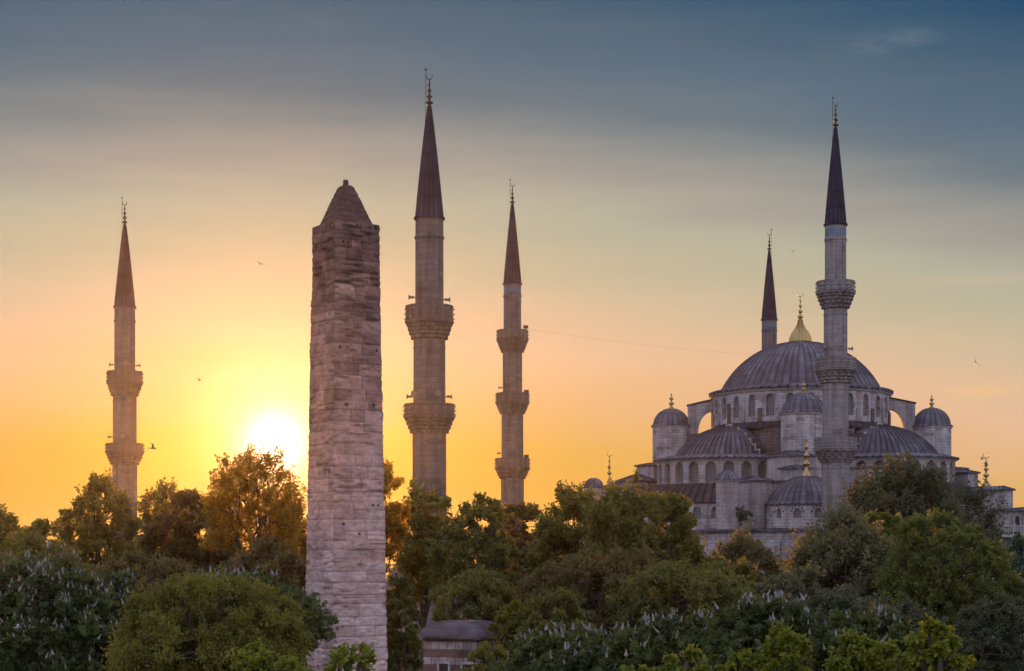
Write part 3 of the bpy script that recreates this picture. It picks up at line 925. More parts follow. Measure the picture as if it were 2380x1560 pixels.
# hip-roofed stone blocks aligned with the hall
def block(u, D, la, lb, z0, z1, rh, name='annexe_block', m=STONE, ov=0.22, roof=LEAD, apex=None):
    p = XY(u, D)
    def q(a, b): return p + A_ * a + B_ * b
    ring = [tuple(q(0, 0)), tuple(q(0, lb)), tuple(q(la, lb)), tuple(q(la, 0))]
    mb = MB(); mb.prism(ring, z0, z1, top=True, bottom=False)
    w_ = mb.build(name, m, mosque, MO)
    rb = MB()
    o = [q(-ov, -ov), q(-ov, lb + ov), q(la + ov, lb + ov), q(la + ov, -ov)]
    zb_ = z1 + .004
    if la >= lb:
        r1, r2 = q(lb / 2, lb / 2), q(la - lb / 2, lb / 2)
    else:
        r1, r2 = q(la / 2, la / 2), q(la / 2, lb - la / 2)
    e = [(x[0], x[1], zb_) for x in o]; e2 = [(x[0], x[1], zb_ + .14) for x in o]
    for i in range(4):
        rb.poly([e[i], e[(i + 1) % 4], e2[(i + 1) % 4], e2[i]])
    R1 = (r1[0], r1[1], z1 + .14 + rh); R2 = (r2[0], r2[1], z1 + .14 + rh)
    if la >= lb:
        rb.poly([e2[0], e2[1], R1]); rb.poly([e2[1], e2[2], R2, R1]); rb.poly([e2[2], e2[3], R2]); rb.poly([e2[3], e2[0], R1, R2])
    else:
        rb.poly([e2[0], e2[1], R2, R1]); rb.poly([e2[1], e2[2], R2]); rb.poly([e2[2], e2[3], R1, R2]); rb.poly([e2[3], e2[0], R1])
    # standing seams on the two near slopes
    rb.poly(e[::-1])
    rr = rb.build('roof', roof, w_, MO)
    tb = TB()
    for (P0, P1, Q0, Q1) in ((e2[3], e2[0], R2, R1), (e2[0], e2[1], R1, R2 if la < lb else R1)):
        P0, P1, Q0, Q1 = map(np.array, (P0, P1, Q0, Q1))
        n = max(3, int(np.linalg.norm(P1 - P0) / 0.7))
        for i in range(n + 1):
            f_ = i / n
            a_ = P0 + (P1 - P0) * f_; b_2 = Q0 + (Q1 - Q0) * f_
            v, qd = tube([a_ + (0, 0, .02), b_2 + (0, 0, .02)], [.05, .04], 4); tb.add(v, qd)
    tb.build('seams', roof, rr, MO)
    return w_

# hall base and its roof terrace
HB = 25.0
mb = MB()
mb.prism([tuple(L(-HB, -HB)), tuple(L(-HB, HB)), tuple(L(HB, HB)), tuple(L(HB, -HB))], 0, 19.2, bottom=False)
hall = mb.build('hall_wall', STONE_PALE, mosque, MO)
rb = MB()
o4 = [L(-HB - .35, -HB - .35), L(-HB - .35, HB + .35), L(HB + .35, HB + .35), L(HB + .35, -HB - .35)]
i4 = [L(-17.5, -17.5), L(-17.5, 17.5), L(17.5, 17.5), L(17.5, -17.5)]
for i in range(4):
    j = (i + 1) % 4
    rb.poly([(o4[i][0], o4[i][1], 19.21), (o4[j][0], o4[j][1], 19.21), (o4[j][0], o4[j][1], 19.42), (o4[i][0], o4[i][1], 19.42)])
    rb.poly([(o4[i][0], o4[i][1], 19.42), (o4[j][0], o4[j][1], 19.42), (i4[j][0], i4[j][1], 20.35), (i4[i][0], i4[i][1], 20.35)])
rb.poly([(p[0], p[1], 20.35) for p in i4])
rb.build('terrace_roof', LEAD, mosque, MO)
# windows in the hall wall facing the square
def wall_window(p, d, nrm, hw, z0, zs, parent, org=MO, material=LATT, name='window'):
    q = MB()
    arc = [(hw * math.cos(PI * i / 8), zs + hw * 1.1 * math.sin(PI * i / 8)) for i in range(9)]
    pr = [(-hw, z0), (hw, z0)] + arc
    pts = [(p[0] + d[0] * x + nrm[0] * .03, p[1] + d[1] * x + nrm[1] * .03, z) for x, z in pr]
    q.poly(pts, pr)
    w_ = q.build(name, material, parent, org)
    fr = MB()
    outl = [(-hw, z0)] + arc[::-1] + [(hw, z0)]
    outl = [(-hw, z0)] + [(-x, z) for x, z in arc] + [(hw, z0)]
    for i in range(len(outl) - 1):
        (x0, za), (x1, zb_) = outl[i], outl[i + 1]
        def g2(x, z, s, dd): 
            cx, cz = x * (1 + s / hw), z + (s if z > z0 + .01 else 0)
            return (p[0] + d[0] * cx + nrm[0] * dd, p[1] + d[1] * cx + nrm[1] * dd, cz)
        fr.poly([g2(x0, za, 0, .10), g2(x1, zb_, 0, .10), g2(x1, zb_, .16, .10), g2(x0, za, .16, .10)])
        fr.poly([g2(x0, za, 0, .0), g2(x1, zb_, 0, .0), g2(x1, zb_, 0, .10), g2(x0, za, 0, .10)])
    fr.build('frame', TRIM, w_, org)
for a in (-18, -13, -8, -3, 2, 7, 12):
    wall_window(L(a, -HB), A_, -B_, 0.65, 14.6, 16.4, hall)
for b in (-18, -12, -6, 0, 6, 12, 18, 23):
    wall_window(L(-HB, b), B_, -A_, 0.65, 14.6, 16.4, hall)

# near corner dome on its low drum
c2 = XY(1874, 187.0)
R = 4.42
mb = MB(); wb = []
ws = []
for i in range(12):
    a = cam_dir - PI + 2 * PI * (i + .5) / 12 + math.radians(2)
    ws.append((a * R, 0.42, 20.7, 21.35))
arched_wall(mb, wb, cyl(c2, R), (cam_dir - PI) * R, (cam_dir + PI) * R, 19.6, 22.25, ws, 0.28)
cd = mb.build('corner_drum', STONE_PALE, mosque, MO)
windows(cd, [x for x in wb if np.mean([p[1] for p in x[0]]) < c2[1] + 1])
# wedge stones over the windows of the corner drum
for (sc_, hw, z0, zs) in ws:
    if math.cos(sc_ / R - cam_dir) < 0: continue
    for e in np.linspace(0.15, PI - 0.15, 6):
        q = MB()
        a = sc_ + (hw + .24) * math.cos(e); zz = zs + (hw + .24) * math.sin(e)
        f_ = cyl(c2, R)
        du_, dz_ = math.cos(e) * .13, math.sin(e) * .13
        tu, tz = -math.sin(e) * .075, math.cos(e) * .075
        pts = [(a - du_ - tu, zz - dz_ - tz), (a + du_ - tu * 1.3, zz + dz_ - tz * 1.3), (a + du_ + tu * 1.3, zz + dz_ + tz * 1.3), (a - du_ + tu, zz - dz_ + tz)]
        q.poly([f_(x, -.03, z) for x, z in pts], pts)
        q.build('voussoir', STONE_DARK, cd, MO)
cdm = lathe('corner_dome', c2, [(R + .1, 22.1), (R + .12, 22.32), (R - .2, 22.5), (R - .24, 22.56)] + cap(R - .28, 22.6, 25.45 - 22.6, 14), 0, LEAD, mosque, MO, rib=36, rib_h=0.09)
finial('finial', c2, 25.4, Z(1016, 187), 0.52, GOLD, cdm, MO, False, 3)

# stair turret, blocks and roofs around it (left of the near corner dome)
tt = XY(1691, 186.0)
tw = lathe('stair_turret', tt, [(1.30, 19.5), (1.28, Z(1122, 186)), (1.38, Z(1120, 186)), (1.38, Z(1116, 186)), (1.3, Z(1115, 186))], 16, STONE, mosque, MO)
zq = Z(1115, 186)
td = lathe('small_dome', tt, [(1.42, zq - .1), (1.4, zq + .02), (1.15, zq + .3), (.85, zq + .62), (.5, zq + .9), (.2, zq + 1.15), (.06, zq + 1.4), (.04, zq + 1.6)], 0, LEAD, tw, MO, rib=16, rib_h=.06)
block(1762, 187.0, 3.2, 2.2, 19.6, Z(1119, 187), .5)
block(1838, 189.0, 5.6, 3.0, 19.6, Z(1120, 189), .05)
block(1852, 192.0, 4.6, 3.0, 20, Z(1060, 192), .65)
block(1852, 189.8, 2.6, 2.4, 19.6, Z(1072, 192) - 1, .4)
# right of the big minaret
block(2012, 188.5, 2.2, 3.2, 19.6, Z(1088, 188), .1)
block(2035, 186.2, 2.0, 4.6, 19.6, Z(1156, 186), .45)
# far left: stepped roofs of the side gallery
block(1519, 213.0, 3.2, 2.4, 14, Z(1083, 213), .35)
block(1484, 211.0, 4.0, 3.0, 14, Z(1119, 211), .85)
block(1462, 209.0, 5.2, 4.0, 12, Z(1133, 209), .9)
tower(XY(1380, 216), 1.25, 10, Z(1134, 216), 1.05, None, STONE, 12)
dl = XY(1416, 220)
finial('finial', dl, Z(1124, 220), Z(1046, 220), .34, GOLD, mosque, MO, True, 3)
# far right: blocks, hip roofs, gallery with balustrade
block(2213, 212.0, 1.2, 3.0, 12, Z(1090, 212), .15)
block(2250, 205.0, 5.5, 2.0, 12, Z(1100, 205), .35)
block(2334, 196.0, 6.8, 1.7, 10, Z(1140, 196), .45)
dr_ = XY(2292, 202)
finial('finial', dr_, Z(1130, 202), Z(1050, 202), .40, GOLD, mosque, MO, True, 3)
block(2398, 187.0, 5.6, 5.0, 0, Z(1188, 187), .35, 'gallery_wall')
gp_ = XY(2398, 187.0)
fa = lambda a, off: gp_ + A_ * a - B_ * off
gw = [o for o in mosque.children if o.name.startswith('gallery_wall')][0]
wall_window(fa(1.8, 0.02), A_, -B_, .32, Z(1222, 187), Z(1206, 187), gw, material=DARK)
mb = MB()
za_, zb_ = Z(1243, 186), Z(1220, 186)
def bx(a0, a1, o0, o1, z0, z1):
    r_ = [tuple(fa(a0, o0)), tuple(fa(a0, o1)), tuple(fa(a1, o1)), tuple(fa(a1, o0))]
    mb.prism(r_[::-1], z0, z1)
bx(-3, 5.6, .9, 1.15, zb_ - .14, zb_)
bx(-3, 5.6, .0, 1.25, za_ - .25, za_)
x = -2.9
while x < 5.5:
    bx(x, x + .12, .93, 1.1, za_ + .002, zb_ - .142)
    x += .32
for x in (-2.0, 1.4, 4.8):
    bx(x, x + .3, .88, 1.17, za_ + .001, zb_ + .12)
mb.build('balustrade', TRIM, mosque, MO)
for x in (-1.0, 1.5, 4.0):
    mb = MB(); bx(x, x + .5, .03, .95, za_ - 3.6, za_ - .26); mb.build('bracket', STONE, mosque, MO)
# little fountain dome in front of the hall wall
c3 = XY(1815, 172.0)
kf = lathe('kiosk_dome', c3, [(1.75, 15.0), (1.75, 15.35)] + cap(1.65, 15.4, 1.35, 10), 0, LEAD, mosque, MO, rib=20, rib_h=.06)
lathe('kiosk_wall', c3, [(1.6, 0), (1.6, 15.2)], 12, STONE, mosque, MO)
finial('finial', c3, 16.7, 18.3, .16, IRON, kf, MO, False, 2)

# ------------------------------------------------------------------ cable strung between two minarets
p0 = P(1222, 764, 217); p1 = P(1786, 826, 249)
pts = []
for i in range(41):
    f_ = i / 40
    q = p0 + (p1 - p0) * f_
    q[2] -= 0.45 * 4 * f_ * (1 - f_)
    pts.append(q)
v, q = tube(pts, [0.006] * 41, 4)
tag(link_mesh('cable', v, q.astype(np.int32), IRON, None, p0), 'thin dark cable strung from a minaret balcony towards the great dome', 'cable')

# ------------------------------------------------------------------ obelisk
OB, n_, b_ = mat('obelisk_limestone', 0.92, 0.12)
at = n_.node('ShaderNodeAttribute', attribute_name='tint')
tcn = n_.node('ShaderNodeTexCoord')
no = n_.node('ShaderNodeTexNoise'); no.inputs['Scale'].default_value = 2.2; no.inputs['Detail'].default_value = 9; no.inputs['Roughness'].default_value = .7
mpn = n_.node('ShaderNodeMapping'); mpn.inputs['Scale'].default_value = (1, 1, 2.6)
n_.link(tcn.outputs['Object'], mpn.inputs[0]); n_.link(mpn.outputs[0], no.inputs['Vector'])
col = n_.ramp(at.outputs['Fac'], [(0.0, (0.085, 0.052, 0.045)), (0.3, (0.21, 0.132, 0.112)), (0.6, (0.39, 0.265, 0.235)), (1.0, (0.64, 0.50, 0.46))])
col = n_.mix(1.0, col, n_.ramp(no.outputs[0], [(0.32, (0.62, 0.55, 0.5)), (0.6, (1.1, 1.08, 1.05))]), 'MULTIPLY')
n_.link(col, b_.inputs['Base Color'])
bp = n_.node('ShaderNodeBump'); bp.inputs['Strength'].default_value = .6; bp.inputs['Distance'].default_value = .05
n_.link(no.outputs[0], bp.inputs['Height']); n_.link(bp.outputs[0], b_.inputs['Normal'])

def vnoise(shape, cells, r_):
    """bilinear value noise on a grid; cells (ny,nx)"""
    gy, gx = cells
    gr = r_.random((gy + 2, gx + 2))
    y = np.linspace(0, gy, shape[0]); x = np.linspace(0, gx, shape[1])
    yi = np.minimum(y.astype(int), gy); xi = np.minimum(x.astype(int), gx)
    fy = (y - yi)[:, None]; fx = (x - xi)[None, :]
    fy = fy * fy * (3 - 2 * fy); fx = fx * fx * (3 - 2 * fx)
    a = gr[yi][:, xi]; b = gr[yi][:, xi + 1]; c = gr[yi + 1][:, xi]; d = gr[yi + 1][:, xi + 1]
    return (a * (1 - fx) + b * fx) * (1 - fy) + (c * (1 - fx) + d * fx) * fy

def obelisk():
    r_ = np.random.default_rng(21)
    D = 72.3
    cxy = XY(803.5, D)
    th = math.radians(33.3)
    # face normals: right face looks towards camera-right, left face towards camera-left
    e1 = np.array([math.cos(th), math.sin(th)])       # along the right face, away from the near corner
    e2 = np.array([-math.sin(th), math.cos(th)])      # along the left face
    ztop = Z(513, 71)
    def side(z): return 2.74 - (z - 11.96) / 19.07 * 0.55
    zs = np.concatenate([np.arange(0, 9, .5), np.arange(9, ztop, .042), [ztop]])
    M = 60
    NR = len(zs)
    # courses
    zc = [0.0]
    while zc[-1] < ztop: zc.append(zc[-1] + r_.uniform(.34, .60))
    zc[-1] = ztop + .05
    zc = np.array(zc)
    ci = np.clip(np.searchsorted(zc, zs, 'right') - 1, 0, len(zc) - 2)
    dz = np.minimum(zs - zc[ci], zc[ci + 1] - zs)
    faces_d = []; faces_t = []
    f = np.arange(M + 1) / M
    for fc in range(4):
        d = np.zeros((NR, M + 1)); tn_ = np.zeros((NR, M + 1))
        eros = vnoise((NR, M + 1), (NR // 3, 4), r_)
        fine = vnoise((NR, M + 1), (NR // 2, M // 2), r_)
        big = vnoise((NR, M + 1), (26, 4), r_)
        for k_ in range(len(zc) - 1):
            rows = np.where(ci == k_)[0]
            if len(rows) == 0: continue
            nb = r_.integers(2, 4)
            cuts = np.sort(np.concatenate([[0, 1], (np.arange(1, nb) + r_.uniform(-.32, .32, nb - 1)) / nb]))
            rowz = zs[rows]
            for b in range(nb):
                a, e = cuts[b], cuts[b + 1]
                cols = np.where((f >= a) & (f <= e if b == nb - 1 else f < e))[0]
                if len(cols) == 0: continue
                ed = np.minimum(f[cols] - a, e - f[cols]) * 2.4
                if b == 0: ed = (e - f[cols]) * 2.4
                if b == nb - 1: ed = (f[cols] - a) * 2.4
                zz = dz[rows][:, None]
                dist = np.minimum(zz, ed[None, :])
                off = r_.uniform(-.03, .02)
                kind = r_.random()
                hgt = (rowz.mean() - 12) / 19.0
                block_t = 0.80 - .66 * hgt + r_.uniform(-.10, .09)  # height tint mixes weathering with painted light, dark top to pale foot
                blk = np.full((len(rows), len(cols)), off)
                if kind > .88:    # new pale block
                    block_t += .13
                rnd = .022 * np.clip(1 - dist / .045, 0, 1) + .03 * np.clip(1 - dist / .13, 0, 1) * fine[np.ix_(rows, cols)]
                d[np.ix_(rows, cols)] = blk - rnd
                tt_ = block_t - .15 * np.clip(1 - dist / .03, 0, 1) + (fine[np.ix_(rows, cols)] - .5) * .10
                tn_[np.ix_(rows, cols)] = tt_
                # clamp holes
                if r_.random() < .13 and len(cols) > 8:
                    for hx in r_.uniform(.2, .8, r_.integers(1, 3)):
                        fx = a + (e - a) * hx
                        hz = zc[k_] + (zc[k_ + 1] - zc[k_]) * r_.uniform(.35, .75)
                        rr = np.hypot((f[cols][None, :] - fx) * 2.4, rowz[:, None] - hz)
                        hr = r_.uniform(.03, .06)
                        msk = rr < hr
                        sub_ = d[np.ix_(rows, cols)]; sub_[msk] -= .16; d[np.ix_(rows, cols)] = sub_
                        sub_ = tn_[np.ix_(rows, cols)]; sub_[rr < hr * 1.3] -= .22; tn_[np.ix_(rows, cols)] = sub_
        er_ = np.clip(eros - .5, 0, 1) * np.clip((vnoise((NR, M + 1), (34, 3), r_) - .38) * 3, 0, 1)
        d -= er_ * .24
        tn_ -= er_ * .40
        d += (fine - .5) * .03 - np.clip(big - .62, 0, 1) * .12
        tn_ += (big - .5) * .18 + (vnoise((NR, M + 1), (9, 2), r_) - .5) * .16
        # ragged corners
        ce = np.minimum(f, 1 - f)[None, :] * 2.4
        d -= np.exp(-ce / .10) * (.055 * vnoise((NR, M + 1), (NR // 5, 3), r_) + .05 * vnoise((NR, M + 1), (NR // 2, 3), r_))
        faces_d.append(d); faces_t.append(tn_)
    nrm = [-e2, e1, e2, -e1]          # face order round the shaft, counter-clockwise
    crn = [np.array((-1, -1)), np.array((1, -1)), np.array((1, 1)), np.array((-1, 1))]
    cols_p = []; cols_t = []
    hs = np.array([side(z) for z in zs]) / 2
    for fc in range(4):
        c0, c1 = crn[fc], crn[(fc + 1) % 4]
        p0 = cxy[None, :] + hs[:, None] * (c0[0] * e1 + c0[1] * e2)[None, :]
        p1 = cxy[None, :] + hs[:, None] * (c1[0] * e1 + c1[1] * e2)[None, :]
        for j in range(M):
            p = p0 + (p1 - p0) * (j / M)
            if j == 0:
                dd = np.minimum(faces_d[fc][:, 0], faces_d[fc - 1][:, M])
                p = p + dd[:, None] * (nrm[fc] + nrm[fc - 1])[None, :]
            else:
                p = p + faces_d[fc][:, j][:, None] * nrm[fc][None, :]
            cols_p.append(np.concatenate([p, zs[:, None]], 1)); cols_t.append(faces_t[fc][:, j])
    V = np.stack(cols_p, 1); T = np.stack(cols_t, 1)
    nc = V.shape[1]
    i, j = np.meshgrid(np.arange(NR - 1), np.arange(nc), indexing='ij')
    q = np.stack([i * nc + j, i * nc + (j + 1) % nc, (i + 1) * nc + (j + 1) % nc, (i + 1) * nc + j], -1).reshape(-1, 4)
    org = np.array([cxy[0], cxy[1], 0.])
    root = empty('obelisk', org, 'tall weathered stone obelisk built of squared blocks, in front of the sun', 'obelisk')
    top = np.array([[cxy[0], cxy[1], ztop]])
    Vf = np.concatenate([V.reshape(-1, 3), top]); 
    faces = [list(x) for x in q] + [[(NR - 1) * nc + j, (NR - 1) * nc + (j + 1) % nc, NR * nc] for j in range(nc)]
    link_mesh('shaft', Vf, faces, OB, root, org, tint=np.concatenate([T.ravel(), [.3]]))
    # pyramidal cap: courses stepping in
    zt = Z(416, 71)
    hb = side(ztop) / 2 * .80
    nz_, m_ = 74, 28
    zz = np.linspace(ztop - .02, zt, nz_)
    pv_ = []; pt_ = []
    cz_ = [ztop - .02]
    while cz_[-1] < zt: cz_.append(cz_[-1] + r_.uniform(.22, .34))
    cz_ = np.array(cz_)
    ci = np.clip(np.searchsorted(cz_, zz, 'right') - 1, 0, len(cz_) - 2)
    hs = hb + (.24 - hb) * ((zz - zz[0]) / (zz[-1] - zz[0])) - np.clip((zz - zt + .12) / .12, 0, 1) ** 2 * .1
    for fc in range(4):
        c0, c1 = crn[fc], crn[(fc + 1) % 4]
        fine = vnoise((nz_, m_), (nz_ // 2, m_ // 2), r_)
        for j in range(m_):
            ff = j / m_
            cc = c0 + (c1 - c0) * ff
            p = cxy[None, :] + hs[:, None] * (cc[0] * e1 + cc[1] * e2)[None, :]
            off = np.array([(math.sin(k_ * 12.9 + int(ff * (2 + k_ % 3) + k_ * .37) * 7.7) * .005) for k_ in ci])
            dd = off + (fine[:, j] - .5) * .03 - .012 * (np.minimum(zz - cz_[ci], cz_[ci + 1] - zz) < .025)
            nn = nrm[fc] if j else (nrm[fc] + nrm[fc - 1]) * .7
            p = p + dd[:, None] * nn[None, :]
            pv_.append(np.concatenate([p, zz[:, None]], 1))
            pt_.append(.03 + off * 5 + (fine[:, j] - .5) * .1 - .10 * (np.minimum(zz - cz_[ci], cz_[ci + 1] - zz) < .025))
    V = np.stack(pv_, 1); T = np.stack(pt_, 1)
    nc = V.shape[1]
    i, j = np.meshgrid(np.arange(nz_ - 1), np.arange(nc), indexing='ij')
    q = np.stack([i * nc + j, i * nc + (j + 1) % nc, (i + 1) * nc + (j + 1) % nc, (i + 1) * nc + j], -1).reshape(-1, 4)
    Vf = np.concatenate([V.reshape(-1, 3), [[cxy[0], cxy[1], zt + .03]]])
    faces = [list(x) for x in q] + [[(nz_ - 1) * nc + j, (nz_ - 1) * nc + (j + 1) % nc, nz_ * nc] for j in range(nc)]
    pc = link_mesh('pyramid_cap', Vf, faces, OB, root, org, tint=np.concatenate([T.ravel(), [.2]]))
    lathe('knob', cxy, [(.13, zt - .05), (.12, zt + .18), (.10, zt + .24), (.01, zt + .25)], 8, IRON, pc, org)
obelisk()

# ------------------------------------------------------------------ domed brick and stone tomb
TM, n_, b_ = mat('striped_brick_and_stone', 0.9, 0.12)
tcn = n_.node('ShaderNodeTexCoord')
sx = n_.node('ShaderNodeSeparateXYZ'); n_.link(tcn.outputs['UV'], sx.inputs[0])
band = n_.m('FRACT', n_.m('DIVIDE', sx.outputs[1], 0.86))
isst = n_.m('GREATER_THAN', band, 0.52)
brs = n_.node('ShaderNodeTexBrick'); brs.inputs['Scale'].default_value = 1; brs.inputs['Brick Width'].default_value = .5; brs.inputs['Row Height'].default_value = .43
brs.inputs['Color1'].default_value = (.44, .38, .36, 1); brs.inputs['Color2'].default_value = (.26, .2, .19, 1); brs.inputs['Mortar'].default_value = (.12, .08, .07, 1); brs.inputs['Mortar Size'].default_value = .02
brb = n_.node('ShaderNodeTexBrick'); brb.inputs['Scale'].default_value = 1; brb.inputs['Brick Width'].default_value = .3; brb.inputs['Row Height'].default_value = .09
brb.inputs['Color1'].default_value = (.20, .085, .055, 1); brb.inputs['Color2'].default_value = (.13, .055, .04, 1); brb.inputs['Mortar'].default_value = (.2, .16, .14, 1); brb.inputs['Mortar Size'].default_value = .015
for q in (brs, brb): n_.link(tcn.outputs['UV'], q.inputs['Vector'])
no = n_.node('ShaderNodeTexNoise'); no.inputs['Scale'].default_value = 1.2; no.inputs['Detail'].default_value = 6
n_.link(tcn.outputs['Object'], no.inputs['Vector'])
col = n_.mix(isst, brb.outputs[0], brs.outputs[0])
n_.link(n_.mix(1.0, col, n_.ramp(no.outputs[0], [(.35, (.55, .5, .48)), (.6, (1, 1, 1))]), 'MULTIPLY'), b_.inputs['Base Color'])
def tomb():
    D = 92.0
    p = XY(1108, D)                 # the near corner
    th = math.radians(24)
    d1 = np.array([-math.cos(th), math.sin(th)])     # along the long face to the left
    d2 = np.array([d1[1], -d1[0]]); d2 = d2 if d2[1] > 0 else -d2
    ze = Z(1486, D)
    la, lb = 3.3, 3.6
    def q(a, b): return p + d1 * a + d2 * b
    org = np.array([*q(la / 2, lb / 2), 0.])
    root = empty('tomb', org, 'small brick-and-stone striped building with low domed lead roof, right of the obelisk', 'building')
    ring = [tuple(q(0, 0)), tuple(q(0, lb)), tuple(q(la, lb)), tuple(q(la, 0))]
    mb = MB(); mb.prism(ring, 0, ze, bottom=False)
    wl = mb.build('wall', TM, root, org)
    # low cushion dome: eight-sided at the eaves
    n, m_ = 40, 12
    cx = q(la / 2, lb / 2)
    V = []
    for i in range(m_ + 1):
        f_ = i / m_
        rr = math.cos(f_ * PI / 2) ** .36 if f_ < 1 else 0
        zz = ze + .12 + 0.82 * math.sin(f_ * PI / 2)
        for j in range(n):
            a = 2 * PI * j / n
            sq = 1.0 / max(abs(math.cos(a)), abs(math.sin(a)))
            k_ = (sq * (1 - f_) + 1.0 * f_)
            k_ = min(k_, 1.32)
            pp = cx + d1 * (math.cos(a) * k_ * (la / 2 + .28) * rr) + d2 * (math.sin(a) * k_ * (lb / 2 + .28) * rr)
            V.append((pp[0], pp[1], zz))
    fq = [[i * n + j, i * n + (j + 1) % n, (i + 1) * n + (j + 1) % n, (i + 1) * n + j] for i in range(m_) for j in range(n)]
    uv = [(.5, i * .4) for i in range(m_ + 1) for j in range(n)]
    rf = link_mesh('domed_roof', V, fq, TOMB_LEAD, root, org, uvs=uv)
    mb = MB()
    e = [q(-.3, -.3), q(-.3, lb + .3), q(la + .3, lb + .3), q(la + .3, -.3)]
    mb.prism([tuple(x) for x in e], ze + .003, ze + .14)
    mb.build('eaves', STONE_DARK, root, org)
    v, qd = tube([(cx[0], cx[1], ze + 1.0), (cx[0], cx[1], ze + 1.7)], [.05, .03], 6)
    link_mesh('finial', v, qd.astype(np.int32), IRON, rf, org)
    for a_, w2 in ((.55, .28), (2.0, .28)):
        mb = MB(); w0 = q(a_, -.02)
        z1 = Z(1545, D)
        pts = [w0 + d1 * x for x in (-w2, w2)]
        mb.poly([(pts[0][0], pts[0][1], z1 - 1.4), (pts[1][0], pts[1][1], z1 - 1.4), (pts[1][0], pts[1][1], z1), (pts[0][0], pts[0][1], z1)])
        wn_ = mb.build('window', DARK, wl, org)
        mb = MB()
        for x0, x1, z0_, z1_ in ((-w2 - .12, w2 + .12, z1 + .002, z1 + .14), (-w2 - .12, -w2, z1 - 1.4, z1), (w2, w2 + .12, z1 - 1.4, z1)):
            r_ = [q(a_, -.08) + d1 * x0, q(a_, -.08) + d1 * x1, q(a_, -.005) + d1 * x1, q(a_, -.005) + d1 * x0]
            mb.prism([tuple(t_) for t_ in r_], z0_, z1_)
        mb.build('frame', STONE_PALE, wn_, org)
tomb()

# ------------------------------------------------------------------ trees
def fib(n, r_, jit=.35):
    i = np.arange(n) + .5
    ph = np.arccos(1 - 2 * i / n); th = PI * (1 + 5 ** .5) * i
    v = np.stack([np.cos(th) * np.sin(ph), np.sin(th) * np.sin(ph), np.cos(ph)], -1)
    v += r_.normal(0, jit / math.sqrt(n) * 1.8, v.shape)
    return v / np.linalg.norm(v, axis=1, keepdims=True)
def unit(v): return v / (np.linalg.norm(v, axis=-1, keepdims=True) + 1e-9)

def leaves(base, axis, nrm, Ln, wk, r_, palm=False, droop=0.0):
    """diamond leaves, or five-fingered ones; returns verts, quads"""
    n = len(base)
    if palm:
        s = unit(np.cross(axis, nrm)); nn = np.cross(s, axis)
        ang = np.array([-1.9, -.95, 0, .95, 1.9]); kk = np.array([.62, .88, 1.0, .88, .62])
        ax = (axis[:, None, :] * np.cos(ang)[None, :, None] + s[:, None, :] * np.sin(ang)[None, :, None])
        ax = ax - np.array([0, 0, 1.0]) * droop
        ax = unit(ax).reshape(-1, 3)
        base = np.repeat(base, 5, 0); Ln = (Ln[:, None] * kk[None, :]).ravel()
        nrm = np.repeat(nn, 5, 0); axis = ax
        n *= 5
    else:
        axis = unit(axis - np.array([0, 0, 1.0]) * droop)
    s = unit(np.cross(axis, nrm)); up = np.cross(s, axis)
    L_ = Ln[:, None]
    m_ = base + axis * L_ * .52
    V = np.stack([base, m_ + s * L_ * wk + up * L_ * .08, base + axis * L_ - up * L_ * .10, m_ - s * L_ * wk + up * L_ * .08], 1).reshape(-1, 3)
    q = np.arange(n * 4).reshape(-1, 4)
    return V, q

